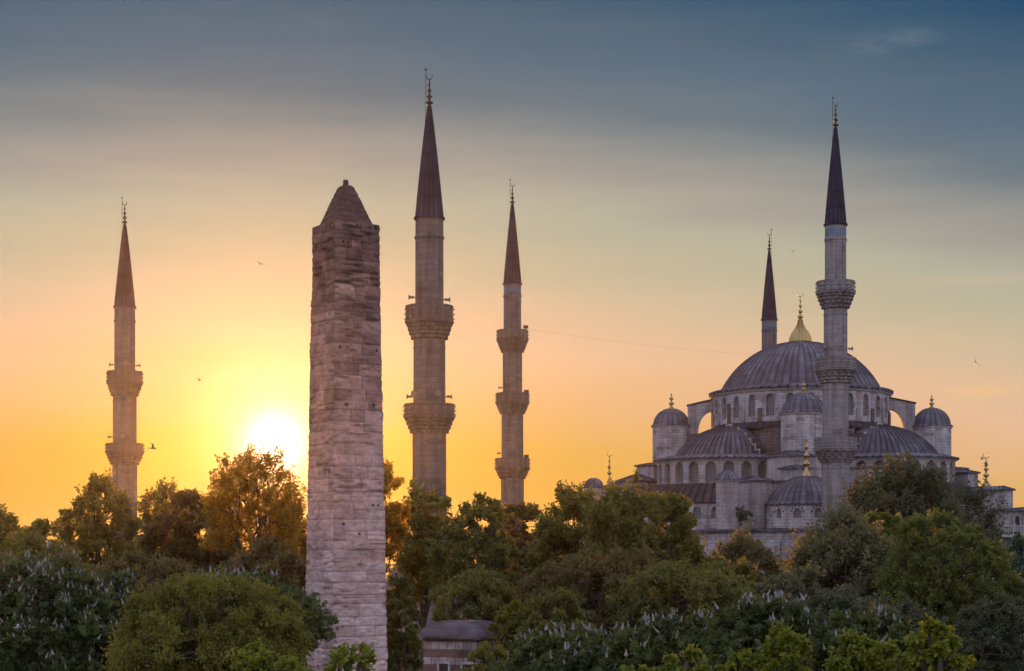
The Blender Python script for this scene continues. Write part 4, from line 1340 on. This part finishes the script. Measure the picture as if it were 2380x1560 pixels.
TREES = []
def tree(u, vt, D, hw, hp, lab, leafm, name='broadleaf_tree', seed=0, lobes=26, shoots=26, per=22, leaf=.28, upright=.4, lobe_k=.40, fill=.75,
         wk=.30, droop=0.15, palm=False, depth=None, blossoms=0, bl_h=.24, group='trees of the park', sub_lobes=True, jit=.16, gap=0.0, limb_r=.16, cat='tree', lens=(.55, 1.1), fan=1.0, peak=.1, hollow=.75, low_cut=-.6, twig=True, zbase=0.0):
    """u, vt: centre column and top row in the picture; hw half width and hp crown height in picture px at distance D"""
    r_ = np.random.default_rng(1000 + seed)
    s = D / F
    rx = hw * s; rz = hp * s / 2
    ry = depth if depth else rx
    c = P(u, vt, D); zt = c[2]
    cx, cy, cz = c[0], c[1], zt - rz
    org = np.array([cx, cy, 0.])
    root = empty(name, org, lab, cat, group)
    lr = lobe_k * min(rx, rz * 1.3)
    reach = lr * (lens[0] + lens[1]) * .5
    # main lobes over an ellipsoid
    dirs = fib(lobes, r_)
    keep = dirs[:, 2] > low_cut
    dirs = dirs[keep]
    lump = 1 + .15 * np.sin(dirs[:, 0] * 4 + seed) * np.cos(dirs[:, 1] * 5 + seed * 2) + r_.normal(0, .09, len(dirs))
    prof = np.where(dirs[:, 2] < 0, 1 - .25 * (-dirs[:, 2]), 1.0)
    ctr = dirs * np.array([rx - reach * .8, ry - reach * .8, rz - reach * .8]) * (lump * prof)[:, None]
    ctr[:, :2] *= (1 - peak * np.clip(dirs[:, 2], 0, 1) ** 1.5)[:, None]
    ztop_ = rz - reach * .75
    over = ctr[:, 2] > ztop_
    ctr[over, 2] = ztop_
    inner = dirs[::3] * np.array([rx, ry, rz]) * r_.uniform(.15, .5, (len(dirs[::3]), 1))
    ctr = np.concatenate([ctr, inner]) + np.array([cx, cy, cz])
    if gap: ctr = ctr[r_.random(len(ctr)) > gap]
    out = unit((ctr - np.array([cx, cy, cz])) / np.array([rx, ry, rz]))
    nl = len(ctr)
    # shoots
    ray = unit(ctr - np.array([cx, cy, cz - rz * 1.15]))
    sd = unit(r_.normal(0, 1, (nl, shoots, 3)) * .8 + out[:, None, :] * .6 + ray[:, None, :] * fan + np.array([0, 0, upright * .7]))
    lrv = lr * r_.uniform(.7, 1.3, (nl, 1, 1))
    sl_ = lrv * (lens[0] + (lens[1] - lens[0]) * r_.random((nl, shoots, 1)) ** 1.6)
    st = np.repeat(ctr[:, None, :], shoots, 1) + r_.normal(0, lr * .12, (nl, shoots, 3))
    st = st.reshape(-1, 3); sd = sd.reshape(-1, 3); sl_ = sl_.reshape(-1)
    # hollows: whole groups of shoots are missing
    mp_ = (st + sd * sl_[:, None] * .6 - np.array([cx, cy, cz])) / (rx * .30)
    ph_ = r_.uniform(0, 6.28, 9)
    nzv = (np.sin(mp_[:, 0] * 1.3 + ph_[0] + 1.2 * np.sin(mp_[:, 2] * .9 + ph_[1])) + np.sin(mp_[:, 1] * 1.4 + ph_[2] + 1.1 * np.sin(mp_[:, 0] * .8 + ph_[3]))
           + np.sin(mp_[:, 2] * 1.7 + ph_[4] + 1.3 * np.sin(mp_[:, 1] * 1.1 + ph_[5]))) / 3
    kp = r_.random(len(st)) < np.clip(1.0 - hollow * np.clip(.25 - nzv, 0, 1) * 1.6, .08, 1)
    lob = np.repeat(r_.normal(0, .10, nl), shoots)[kp]
    st = st[kp]; sd = sd[kp]; sl_ = sl_[kp]
    ns = len(st)
    tt = r_.uniform(.25, 1.0, (ns, per)) ** .7
    pos = st[:, None, :] + sd[:, None, :] * (tt * sl_[:, None])[:, :, None] + r_.normal(0, lr * jit, (ns, per, 3)) * (1.05 - .6 * tt)[:, :, None]
    pos = pos.reshape(-1, 3)
    sdr = np.repeat(sd, per, 0)
    n = len(pos)
    axis = unit(r_.normal(0, 1, (n, 3)) + sdr * .7)
    nr = unit(r_.normal(0, 1, (n, 3)) + np.array([0, 0, .6]) + sdr * .4)
    Ln = leaf * r_.uniform(.65, 1.25, n)
    V, q = leaves(pos, axis, nr, Ln, wk, r_, palm, droop)
    shoot_t = np.repeat(r_.normal(0, .13, ns) + lob, per)
    tint = np.clip(.5 + shoot_t + r_.normal(0, .17, n), 0, 1)
    if palm: tint = np.repeat(tint, 5)
    # keep to the height of the photograph
    link_mesh('crown', V, q.astype(np.int32), leafm, root, org, tint=tint)
    # trunk, limbs, twigs
    tb = TB()
    tr = max(.14, rx * .075)
    zf = max(1.5, cz - rz * .95)
    wob = r_.normal(0, .12, (5, 2)) * tr * 2
    tp = [(cx + wob[i][0] * (i > 0), cy + wob[i][1] * (i > 0), zbase + (zf - zbase) * i / 4) for i in range(5)]
    v, qd = tube(tp, [tr * 1.5, tr * 1.1, tr, tr * .95, tr * .9], 8); tb.add(v, qd)
    fork = np.array(tp[-1])
    nlim = min(nl, 16)
    order = r_.permutation(nl)
    mains = order[:nlim]
    mid_pts = []
    for i_ in range(nl):
        tgt = ctr[i_]
        if i_ in mains or len(mid_pts) == 0:
            a = fork; r0 = tr * r_.uniform(.42, .6)
        else:
            pool = np.array(mid_pts); dd = np.linalg.norm(pool - tgt, axis=1) + (pool[:, 2] > tgt[2]) * 3
            a = pool[np.argmin(dd)]; r0 = tr * .26
        v1 = tgt - a
        m1 = a + v1 * .33 + np.array([0, 0, .10]) * np.linalg.norm(v1) * np.array([0, 0, 1]) - np.array([v1[0], v1[1], 0]) * .06 + r_.normal(0, .03, 3) * np.linalg.norm(v1)
        m2 = a + v1 * .68 + np.array([0, 0, .05]) * np.linalg.norm(v1) + r_.normal(0, .03, 3) * np.linalg.norm(v1)
        v, qd = tube([a, m1, m2, tgt], [r0, r0 * .72, r0 * .48, r0 * .25], 6); tb.add(v, qd)
        mid_pts += [m1, m2]
    if twig:
        sel = r_.random(ns) < (.55 if ns < 1500 else .3)
        a = st[sel]; b = st[sel] + sd[sel] * sl_[sel][:, None] * .92
        T_ = unit(b - a); A2 = unit(np.cross(T_, np.array([.3, .2, .93]))); B2 = np.cross(T_, A2)
        rr = max(.012, leaf * .06)
        ring = []
        for k_ in range(3):
            o_ = A2 * math.cos(k_ * 2.094) + B2 * math.sin(k_ * 2.094)
            ring.append((a + o_ * rr, b + o_ * rr * .4))
        Vt = np.stack([ring[0][0], ring[1][0], ring[2][0], ring[0][1], ring[1][1], ring[2][1]], 1).reshape(-1, 3)
        i0 = np.arange(len(a))[:, None] * 6
        qt = np.concatenate([i0 + np.array([[0, 1, 4, 3]]), i0 + np.array([[1, 2, 5, 4]]), i0 + np.array([[2, 0, 3, 5]])])
        tb.add(Vt, qt)
    tb.build('trunk', BARK, root, org)
    if blossoms:
        # upright candles on the outer shoots
        ends = st + sd * sl_[:, None]
        sc_ = ((ends - np.array([cx, cy, cz])) / np.array([rx, ry, rz]))
        score = np.linalg.norm(sc_, axis=1) + r_.normal(0, .1, ns) + sc_[:, 2] * .3 - (sc_[:, 1] > .2) * .5
        idx = np.argsort(-score)[:blossoms]
        p = ends[idx] + np.array([0, 0, .02])
        h = bl_h * r_.uniform(.35, 1.2, len(p))
        prof = [(.0, .06), (.12, .19), (.3, .18), (.5, .14), (.72, .09), (1.0, .015)]
        nside = 6
        allv = []
        lean = r_.normal(0, .3, (len(p), 2))
        for (hz, rr) in prof:
            for k_ in range(nside):
                a = 2 * PI * k_ / nside
                bump = r_.uniform(.6, 1.3, len(p))
                x = p[:, 0] + lean[:, 0] * h * hz + math.cos(a) * rr * h * bump
                y = p[:, 1] + lean[:, 1] * h * hz + math.sin(a) * rr * h * bump
                z = p[:, 2] + h * hz + r_.normal(0, .03, len(p)) * h
                allv.append(np.stack([x, y, z], -1))
        Vb = np.stack(allv, 1)      # (n, rings*sides, 3)
        nb_ = Vb.shape[1]
        fl = []
        for i in range(len(prof) - 1):
            for k_ in range(nside):
                fl.append((i * nside + k_, i * nside + (k_ + 1) % nside, (i + 1) * nside + (k_ + 1) % nside, (i + 1) * nside + k_))
        qb = (np.arange(len(p))[:, None, None] * nb_ + np.array(fl)[None]).reshape(-1, 4)
        bo = link_mesh('blossoms', Vb.reshape(-1, 3), qb.astype(np.int32), BLOSSOM, root, org)
        bo['kind'] = 'stuff'
    return root

# --- left side, far to near
tree(22, 1205, 150, 75, 260, 'low feathery tree at the far left edge of the treetops', L_OLIVE, seed=1, lobes=43, shoots=20, per=22, leaf=.36, upright=1.6, lobe_k=.40, lens=(.6, 1.6), fan=1.8)
tree(105, 1210, 140, 62, 260, 'small feathery tree between the left edge and the open tree by the lone minaret', L_OLIVE, seed=2, lobes=40, shoots=20, per=22, leaf=.34, upright=1.6, lobe_k=.40, lens=(.6, 1.6), fan=1.8)
tree(232, 1122, 112, 100, 300, 'open airy tree with upright branches in front of the lone left minaret', L_OLIVE, seed=3, lobes=66, shoots=19, per=17, leaf=.27, upright=1.3, lobe_k=.34, lens=(.6, 1.6), fan=1.8, gap=.12, jit=.13, peak=.35)
tree(375, 1133, 128, 85, 280, 'thin-crowned tree just right of the lone minaret foot', L_OLIVE, seed=4, lobes=46, shoots=16, per=15, leaf=.30, upright=1.5, lobe_k=.34, lens=(.6, 1.6), fan=1.8, gap=.12)
tree(445, 1152, 103, 118, 330, 'dense round bronze tree below and left of the sun', L_BROWN, seed=5, lobes=87, shoots=26, per=20, leaf=.25, upright=.3, lobe_k=.30)
tree(590, 1052, 96, 128, 330, 'backlit tree with fanning branches glowing right in front of the sun', L_GOLD, name='backlit_tree', seed=6, lobes=100, shoots=11, per=20, leaf=.18, upright=.9, lobe_k=.30, lens=(.7, 1.7), jit=.09, fan=2.6, hollow=.35)
tree(690, 1180, 100, 85, 260, 'loose backlit tree partly hidden by the left edge of the obelisk', L_GOLD, seed=7, lobes=63, shoots=20, per=17, leaf=.24, upright=1.0, lobe_k=.34, lens=(.6, 1.6), fan=1.8, gap=.1)
tree(880, 1085, 104, 72, 300, 'gold-lit tree peeping out from behind the right edge of the obelisk', L_GOLD, seed=8, lobes=63, shoots=22, per=18, leaf=.25, upright=1.0, lobe_k=.34, lens=(.6, 1.6), fan=1.8)
tree(330, 1290, 88, 150, 240, 'dark bronze shrubby tree under the lone minaret, behind the flowering chestnut', L_BROWN, seed=9, lobes=72, shoots=26, per=20, leaf=.23, upright=.5, lobe_k=.30)
tree(80, 1255, 95, 130, 260, 'hazy olive tree above the big flowering chestnut at left', L_OLIVE, seed=10, lobes=66, shoots=24, per=20, leaf=.25, upright=.8, lobe_k=.30)
tree(620, 1265, 82, 120, 240, 'low dark bush-like tree under the backlit tree', L_BROWN, seed=11, lobes=66, shoots=24, per=20, leaf=.22, upright=.5, lobe_k=.30)
tree(120, 1300, 60, 215, 420, 'broad flowering horse chestnut filling the lower left corner', L_CHEST, name='chestnut_tree', seed=12, lobes=130, shoots=24, per=7, leaf=.17, upright=.3, lobe_k=.26, palm=True, droop=.35, blossoms=520, bl_h=.20, group='flowering chestnut trees', hollow=.4)
tree(560, 1338, 66, 190, 260, 'flowering horse chestnut behind the round moss-green tree', L_CHEST, name='chestnut_tree', seed=13, lobes=87, shoots=24, per=7, leaf=.17, upright=.3, lobe_k=.28, palm=True, droop=.35, blossoms=150, bl_h=.24, group='flowering chestnut trees')
tree(490, 1346, 46, 222, 420, 'round dense moss-green tree left of the obelisk', L_MOSS, seed=14, lobes=174, shoots=34, per=18, leaf=.105, upright=.35, lobe_k=.22, wk=.26, lens=(.6, 1.1), hollow=.3)
tree(620, 1502, 23, 75, 160, 'young leafy treetop at the foot of the obelisk, its left clump', L_YOUNG, name='young_tree', seed=15, lobes=16, shoots=12, per=12, leaf=.085, upright=.9, lobe_k=.42, droop=.4, group='young yellow-green treetops')
tree(810, 1490, 22, 68, 170, 'young leafy treetop in front of the base of the obelisk', L_YOUNG, name='young_tree', seed=16, lobes=14, shoots=11, per=11, leaf=.09, upright=.9, lobe_k=.42, droop=.4, gap=.15, group='young yellow-green treetops')
tree(690, 1535, 22, 35, 120, 'small yellow-green twig top between the obelisk foot and the round tree', L_YOUNG, name='young_tree', seed=17, lobes=10, shoots=10, per=10, leaf=.085, upright=.9, lobe_k=.42, droop=.4, group='young yellow-green treetops')
# --- middle
tree(928, 1345, 78, 52, 330, 'dark flowering chestnut squeezed between obelisk and striped building', L_CHEST, name='chestnut_tree', seed=18, lobes=72, shoots=24, per=7, leaf=.19, upright=.3, lobe_k=.34, palm=True, droop=.35, blossoms=60, bl_h=.26, group='flowering chestnut trees')
tree(985, 1148, 112, 85, 330, 'tree at the foot of the nearest minaret', L_OLIVE, seed=19, lobes=66, shoots=26, per=20, leaf=.27, upright=.9, lobe_k=.34, lens=(.6, 1.6), fan=1.8)
tree(1100, 1158, 104, 100, 300, 'tufted tree with ball-like clumps and a visible forked trunk', L_OLIVE, seed=20, lobes=69, shoots=18, per=18, leaf=.25, upright=.6, lobe_k=.28)
tree(1205, 1178, 122, 85, 290, 'tree in front of the foot of the slender middle minaret', L_BROWN, seed=21, lobes=63, shoots=20, per=19, leaf=.29, upright=.8, lobe_k=.28, gap=.05)
tree(1330, 1150, 112, 105, 380, 'broad olive tree left of the mosque gallery', L_OLIVE, seed=22, lobes=87, shoots=31, per=22, leaf=.27, upright=.9, lobe_k=.31, lens=(.6, 1.6), fan=1.8)
tree(1462, 1122, 106, 118, 420, 'tallest golden-olive tree before the left end of the mosque', L_OLIVE, seed=23, lobes=101, shoots=31, per=22, leaf=.26, upright=.9, lobe_k=.29, lens=(.6, 1.6), fan=1.8, peak=.3)
tree(1562, 1166, 102, 80, 400, 'golden-olive tree with a pointed top just left of the stair turret', L_OLIVE, seed=24, lobes=87, shoots=31, per=22, leaf=.25, upright=1.0, lobe_k=.30, lens=(.6, 1.6), fan=1.8)
tree(1400, 1290, 92, 170, 260, 'dark lower tree in the middle of the park thicket', L_BROWN, seed=25, lobes=101, shoots=26, per=20, leaf=.23, upright=.5, lobe_k=.27)
tree(1110, 1330, 98, 110, 200, 'shaded tree standing behind the striped building', L_OLIVE, seed=26, lobes=63, shoots=20, per=18, leaf=.24, upright=.5, lobe_k=.3, gap=.12)
tree(1205, 1402, 84, 55, 150, 'light green small tree covering the right end of the striped building roof', L_MOSS, seed=27, lobes=49, shoots=20, per=16, leaf=.17, upright=.8, lobe_k=.32)
tree(1290, 1390, 80, 90, 250, 'dim olive tree right of the striped building', L_OLIVE, seed=28, lobes=63, shoots=24, per=20, leaf=.2, upright=.5, lobe_k=.3)
tree(1600, 1330, 84, 170, 260, 'shadowy olive tree below the tall golden-olive tree', L_OLIVE, seed=29, lobes=101, shoots=26, per=20, leaf=.22, upright=.5, lobe_k=.27)
tree(1135, 1500, 55, 62, 150, 'sprigs of a yellow-green tree before the striped building', L_MOSS, seed=30, lobes=52, shoots=16, per=14, leaf=.12, upright=1.0, lobe_k=.3, gap=.1)
# --- right
tree(1735, 1248, 134, 95, 300, 'grey-green tree below the mosque terrace wall', L_PALE, seed=31, lobes=72, shoots=28, per=20, leaf=.3, upright=.9, lobe_k=.32, lens=(.6, 1.6), fan=1.8)
tree(1690, 1300, 100, 95, 260, 'green tree left of the fountain dome', L_OLIVE, seed=32, lobes=72, shoots=24, per=20, leaf=.25, upright=.8, lobe_k=.28)
tree(2110, 1092, 122, 200, 420, 'large dark green tree hiding the right half of the mosque', L_DARK, seed=33, lobes=145, shoots=33, per=22, leaf=.29, upright=.9, lobe_k=.26, lens=(.6, 1.6), fan=1.8, peak=.5)
tree(1965, 1205, 92, 160, 380, 'pale brownish-green pointed tree right of the fountain dome', L_PALE, seed=34, lobes=130, shoots=36, per=22, leaf=.22, upright=1.1, lobe_k=.27, lens=(.6, 1.6), fan=1.8, peak=.45)
tree(2195, 1205, 86, 145, 380, 'bright green rounded tree at the right', L_GREEN, seed=35, lobes=130, shoots=32, per=22, leaf=.19, upright=.4, lobe_k=.24)
tree(2052, 1200, 98, 90, 330, 'fresh green tree filling the gap between the pale and the bright tree', L_GREEN, seed=36, lobes=87, shoots=28, per=20, leaf=.22, upright=.5, lobe_k=.27)
tree(2360, 1262, 110, 62, 320, 'hazy blue-green tree at the right edge before the gallery', L_TEAL, seed=37, lobes=66, shoots=28, per=20, leaf=.27, upright=1.2, lobe_k=.34, lens=(.6, 1.6), fan=1.8)
tree(1840, 1330, 88, 110, 240, 'dark green tree under the fountain dome', L_PALE, seed=38, lobes=72, shoots=26, per=20, leaf=.22, upright=.9, lobe_k=.27)
tree(2330, 1400, 50, 115, 330, 'small-leaved dark bush in the lower right corner', L_DARK, name='dark_bush', seed=39, lobes=101, shoots=26, per=20, leaf=.11, upright=.4, lobe_k=.26, cat='bush')
tree(2010, 1370, 78, 150, 250, 'shaded dark tree between the green trees and the flowering chestnuts', L_DARK, seed=40, lobes=87, shoots=26, per=20, leaf=.2, upright=.5, lobe_k=.27)
tree(1310, 1468, 46, 170, 300, 'flowering chestnut in front of the dark thicket, left of three', L_CHEST, name='chestnut_tree', seed=41, lobes=101, shoots=26, per=7, leaf=.15, upright=.3, lobe_k=.28, palm=True, droop=.35, blossoms=75, bl_h=.20, group='flowering chestnut trees')
tree(1560, 1452, 44, 175, 300, 'flowering chestnut at bottom centre between two other flowering chestnuts', L_CHEST, name='chestnut_tree', seed=42, lobes=101, shoots=26, per=7, leaf=.15, upright=.3, lobe_k=.28, palm=True, droop=.35, blossoms=70, bl_h=.20, group='flowering chestnut trees')
tree(1790, 1412, 42, 165, 320, 'tallest of the flowering chestnuts at lower right, many white candles', L_CHEST, name='chestnut_tree', seed=43, lobes=101, shoots=26, per=7, leaf=.145, upright=.3, lobe_k=.28, palm=True, droop=.35, blossoms=75, bl_h=.19, group='flowering chestnut trees')
tree(2040, 1428, 40, 160, 320, 'flowering chestnut just left of the dark bush', L_CHEST, name='chestnut_tree', seed=44, lobes=101, shoots=26, per=7, leaf=.14, upright=.3, lobe_k=.28, palm=True, droop=.35, blossoms=45, bl_h=.18, group='flowering chestnut trees')
YK = dict(name='young_tree', leafm=L_YOUNG, leaf=.088, upright=1.1, droop=.75, wk=.27, group='young yellow-green treetops', lens=(.5, 1.2))
tree(1835, 1462, 20, 62, 190, 'yellow-green drooping-leaved treetop below the tallest chestnut', seed=45, lobes=23, shoots=15, per=16, lobe_k=.40, **YK)
tree(1740, 1512, 20.5, 50, 150, 'low yellow-green treetop left of its taller neighbour', seed=46, lobes=18, shoots=15, per=15, lobe_k=.42, **YK)
tree(2000, 1478, 20, 85, 190, 'wide yellow-green treetop at bottom right, in the middle of its row', seed=47, lobes=29, shoots=15, per=16, lobe_k=.36, **YK)
tree(2175, 1450, 19.5, 78, 220, 'tall yellow-green treetop at bottom right beside the dark bush', seed=48, lobes=29, shoots=14, per=16, lobe_k=.36, gap=.1, **YK)
tree(1590, 1512, 20, 60, 150, 'sparse yellow-green treetop at bottom centre', seed=49, lobes=17, shoots=14, per=14, lobe_k=.38, gap=.1, **YK)
tree(1480, 1540, 21, 45, 130, 'yellow-green sprig showing at the bottom edge, centre', seed=50, lobes=14, shoots=13, per=14, lobe_k=.40, **YK)

# shrub rooted in the mosque masonry
tree(1722, 1174, 185.6, 22, 44, 'dark shrub rooted in the masonry beside the stair turret', L_DARK, name='wall_shrub', seed=60, lobes=18, shoots=14, per=12, leaf=.16, upright=.2, lobe_k=.42, low_cut=-1, cat='shrub', group=None, zbase=19.9)


# ------------------------------------------------------------------ courtyard of the mosque
cN, cL, cC1, cC2 = XY(1942, DN), XY(1191, 217.2), XY(998, DC), XY(290, 188.0)
def inset(p, q, d):
    v_ = (q - p) / np.linalg.norm(q - p)
    return p + v_ * d, q - v_ * d
court = empty('courtyard', np.array([*((cC1 + cC2 + cN + cL) / 4), 0.]), 'long stone courtyard wall glimpsed through the trees left of the mosque', 'building')
corg = np.array(court.location)
for (p_, q_) in ((cC1, cN), (cC2, cC1), (cL, cC2)):
    p_, q_ = inset(p_, q_, 2.6)
    v_ = (q_ - p_) / np.linalg.norm(q_ - p_); n_v = np.array([-v_[1], v_[0]])
    if np.dot(n_v, (cN + cL + cC1 + cC2) / 4 - p_) < 0: n_v = -n_v
    mb = MB(); wb = []
    Ls = float(np.linalg.norm(q_ - p_))
    fm = lambda s, d, z: (p_[0] + v_[0] * s + n_v[0] * d, p_[1] + v_[1] * s + n_v[1] * d, z)
    ws = [(x, .7, 6.5, 8.6) for x in np.arange(3.0, Ls - 2, 4.2)]
    arched_wall(mb, wb, fm, 0, Ls, 0, 11.6, ws, .4)
    mb.poly([fm(0, 0, 11.6), fm(Ls, 0, 11.6), fm(Ls, 5.5, 12.1), fm(0, 5.5, 12.1)])
    mb.poly([fm(0, 5.5, 0), fm(Ls, 5.5, 0), fm(Ls, 5.5, 12.1), fm(0, 5.5, 12.1)])
    wl_ = mb.build('wall', STONE, court, corg)
    for x in np.arange(3.2, Ls - 2, 5.2):
        cc_ = np.array(fm(x, 2.8, 0))[:2]
        lathe('small_dome', cc_, [(2.1, 11.6), (2.1, 12.2)] + cap(2.05, 12.25, 1.45, 8), 0, LEAD, wl_, corg, rib=20, rib_h=.06)
# ------------------------------------------------------------------ far wood beyond the mosque
r_ = np.random.default_rng(5)
nw_ = 60000
xx = r_.uniform(-330, 330, nw_)
top_ = 14.0 + 1.6 * np.sin(xx * .11) + 1.2 * np.sin(xx * .37 + 1) + .8 * np.sin(xx * .9)
zz = top_ * r_.random(nw_) ** .55
pp = np.stack([xx, 395 + r_.normal(0, 5, nw_), zz], -1)
Vw, qw = leaves(pp, unit(r_.normal(0, 1, (nw_, 3))), unit(r_.normal(0, 1, (nw_, 3))), r_.uniform(.8, 1.5, nw_), .35, r_)
tag(link_mesh('far_woods', Vw, qw.astype(np.int32), L_OLIVE, None, (0, 395, 0), tint=r_.random(nw_)), kind='stuff')

# ------------------------------------------------------------------ gulls
BW, n_, b_ = mat('gull_feathers', 0.7, 0.2)
b_.inputs['Base Color'].default_value = (0.30, 0.27, 0.27, 1)
BD, n_, b_ = mat('dark_feathers', 0.7, 0.2)
b_.inputs['Base Color'].default_value = (0.05, 0.04, 0.04, 1)
def gull(u, v, D, span, roll, yaw, label, m=BD, flap=.35):
    p = P(u, v, D)
    tb = []
    # body: one lofted surface with beak and tail; wings grow out of it
    st = [(-.26, .01, .0), (-.20, .035, .0), (-.08, .06, 0), (.04, .065, 0), (.14, .05, .01), (.20, .045, .02), (.25, .03, .02), (.31, .005, .01)]
    V = []; fq = []
    n = 8
    for x, r, dz in st:
        for i in range(n):
            a = 2 * PI * i / n
            V.append((x, r * math.cos(a), dz + r * math.sin(a)))
    for i in range(len(st) - 1):
        for j in range(n): fq.append([i * n + j, i * n + (j + 1) % n, (i + 1) * n + (j + 1) % n, (i + 1) * n + j])
    # tail fan
    b0 = len(V); V += [(-.22, -.03, .0), (-.22, .03, .0), (-.40, .09, -.005), (-.40, -.09, -.005), (-.22, -.03, .012), (-.22, .03, .012), (-.40, .09, .003), (-.40, -.09, .003)]
    fq += [[b0, b0 + 1, b0 + 2, b0 + 3], [b0 + 4, b0 + 5, b0 + 6, b0 + 7][::-1], [b0 + 3, b0 + 2, b0 + 6, b0 + 7]]
    for sg in (1, -1):
        prev = None
        for k_, (y, ch, dx, dz) in enumerate([(.04, .17, .03, .03), (.22, .16, .05, .03 + flap * .16), (.42, .11, .04, .03 + flap * .2), (.60, .06, -.04, .03 + flap * .16), (.70, .01, -.12, .03 + flap * .12)]):
            b0 = len(V)
            V += [(dx + ch / 2, sg * y, dz), (dx - ch / 2, sg * y, dz), (dx - ch / 2, sg * y, dz + .014), (dx + ch / 2, sg * y, dz + .014)]
            if prev is not None:
                for e in range(4): fq.append([prev + e, prev + (e + 1) % 4, b0 + (e + 1) % 4, b0 + e])
            prev = b0
    V = np.array(V) * (span / 1.4)
    cr, sr = math.cos(roll), math.sin(roll)
    R1 = np.array([[1, 0, 0], [0, cr, -sr], [0, sr, cr]])
    cy_, sy_ = math.cos(yaw), math.sin(yaw)
    R2 = np.array([[cy_, -sy_, 0], [sy_, cy_, 0], [0, 0, 1]])
    V = V @ R1.T @ R2.T + p
    tag(link_mesh('gull', V, fq, m, None, p), label, 'bird', 'gulls in the sky')
gull(355, 1042, 120, 1.3, .5, .5, 'dark gull banking just right of the lone left minaret', flap=.8)
gull(40, 1459, 54, 0.55, .15, .25, 'pale gull gliding low over the flowering chestnut at lower left', BW, flap=.9)
gull(2267, 841, 150, 1.2, 1.1, 1.3, 'dark gull high in the sky right of the great dome', flap=.6)
gull(463, 884, 160, 1.0, .4, .7, 'tiny gull in the yellow sky between the lone minaret and the sun', flap=.7)
gull(605, 614, 170, 1.0, .3, 2.2, 'tiny gull in the pale sky left of the obelisk top', flap=.7)
gull(2291, 1083, 150, 1.1, .2, .3, 'small gull beside the gilded finial at the right', flap=.8)
gull(2283, 1067, 165, 1.0, .2, 2.9, 'smaller gull above the other one by the right gilded finial', flap=.8)
gull(1842, 584, 190, .9, .4, 1.0, 'speck of a gull in the sky between two minaret spires', flap=.6)

# ------------------------------------------------------------------ haze
HZ = bpy.data.materials.new('evening_haze')
HZ.use_nodes = True
hn = HZ.node_tree
hn.nodes.clear()
pvn = hn.nodes.new('ShaderNodeVolumePrincipled')
pvn.inputs['Color'].default_value = (0.95, 0.90, 0.88, 1)
pvn.inputs['Density'].default_value = 0.00005
pvn.inputs['Anisotropy'].default_value = 0.90
om = hn.nodes.new('ShaderNodeOutputMaterial')
hn.links.new(pvn.outputs[0], om.inputs['Volume'])
mb = MB()
HG = 440.0
mb.prism([(-HG, -HG), (HG, -HG), (HG, HG), (-HG, HG)], -1.0, 67.0)
tag(mb.build('haze', HZ), kind='stuff')
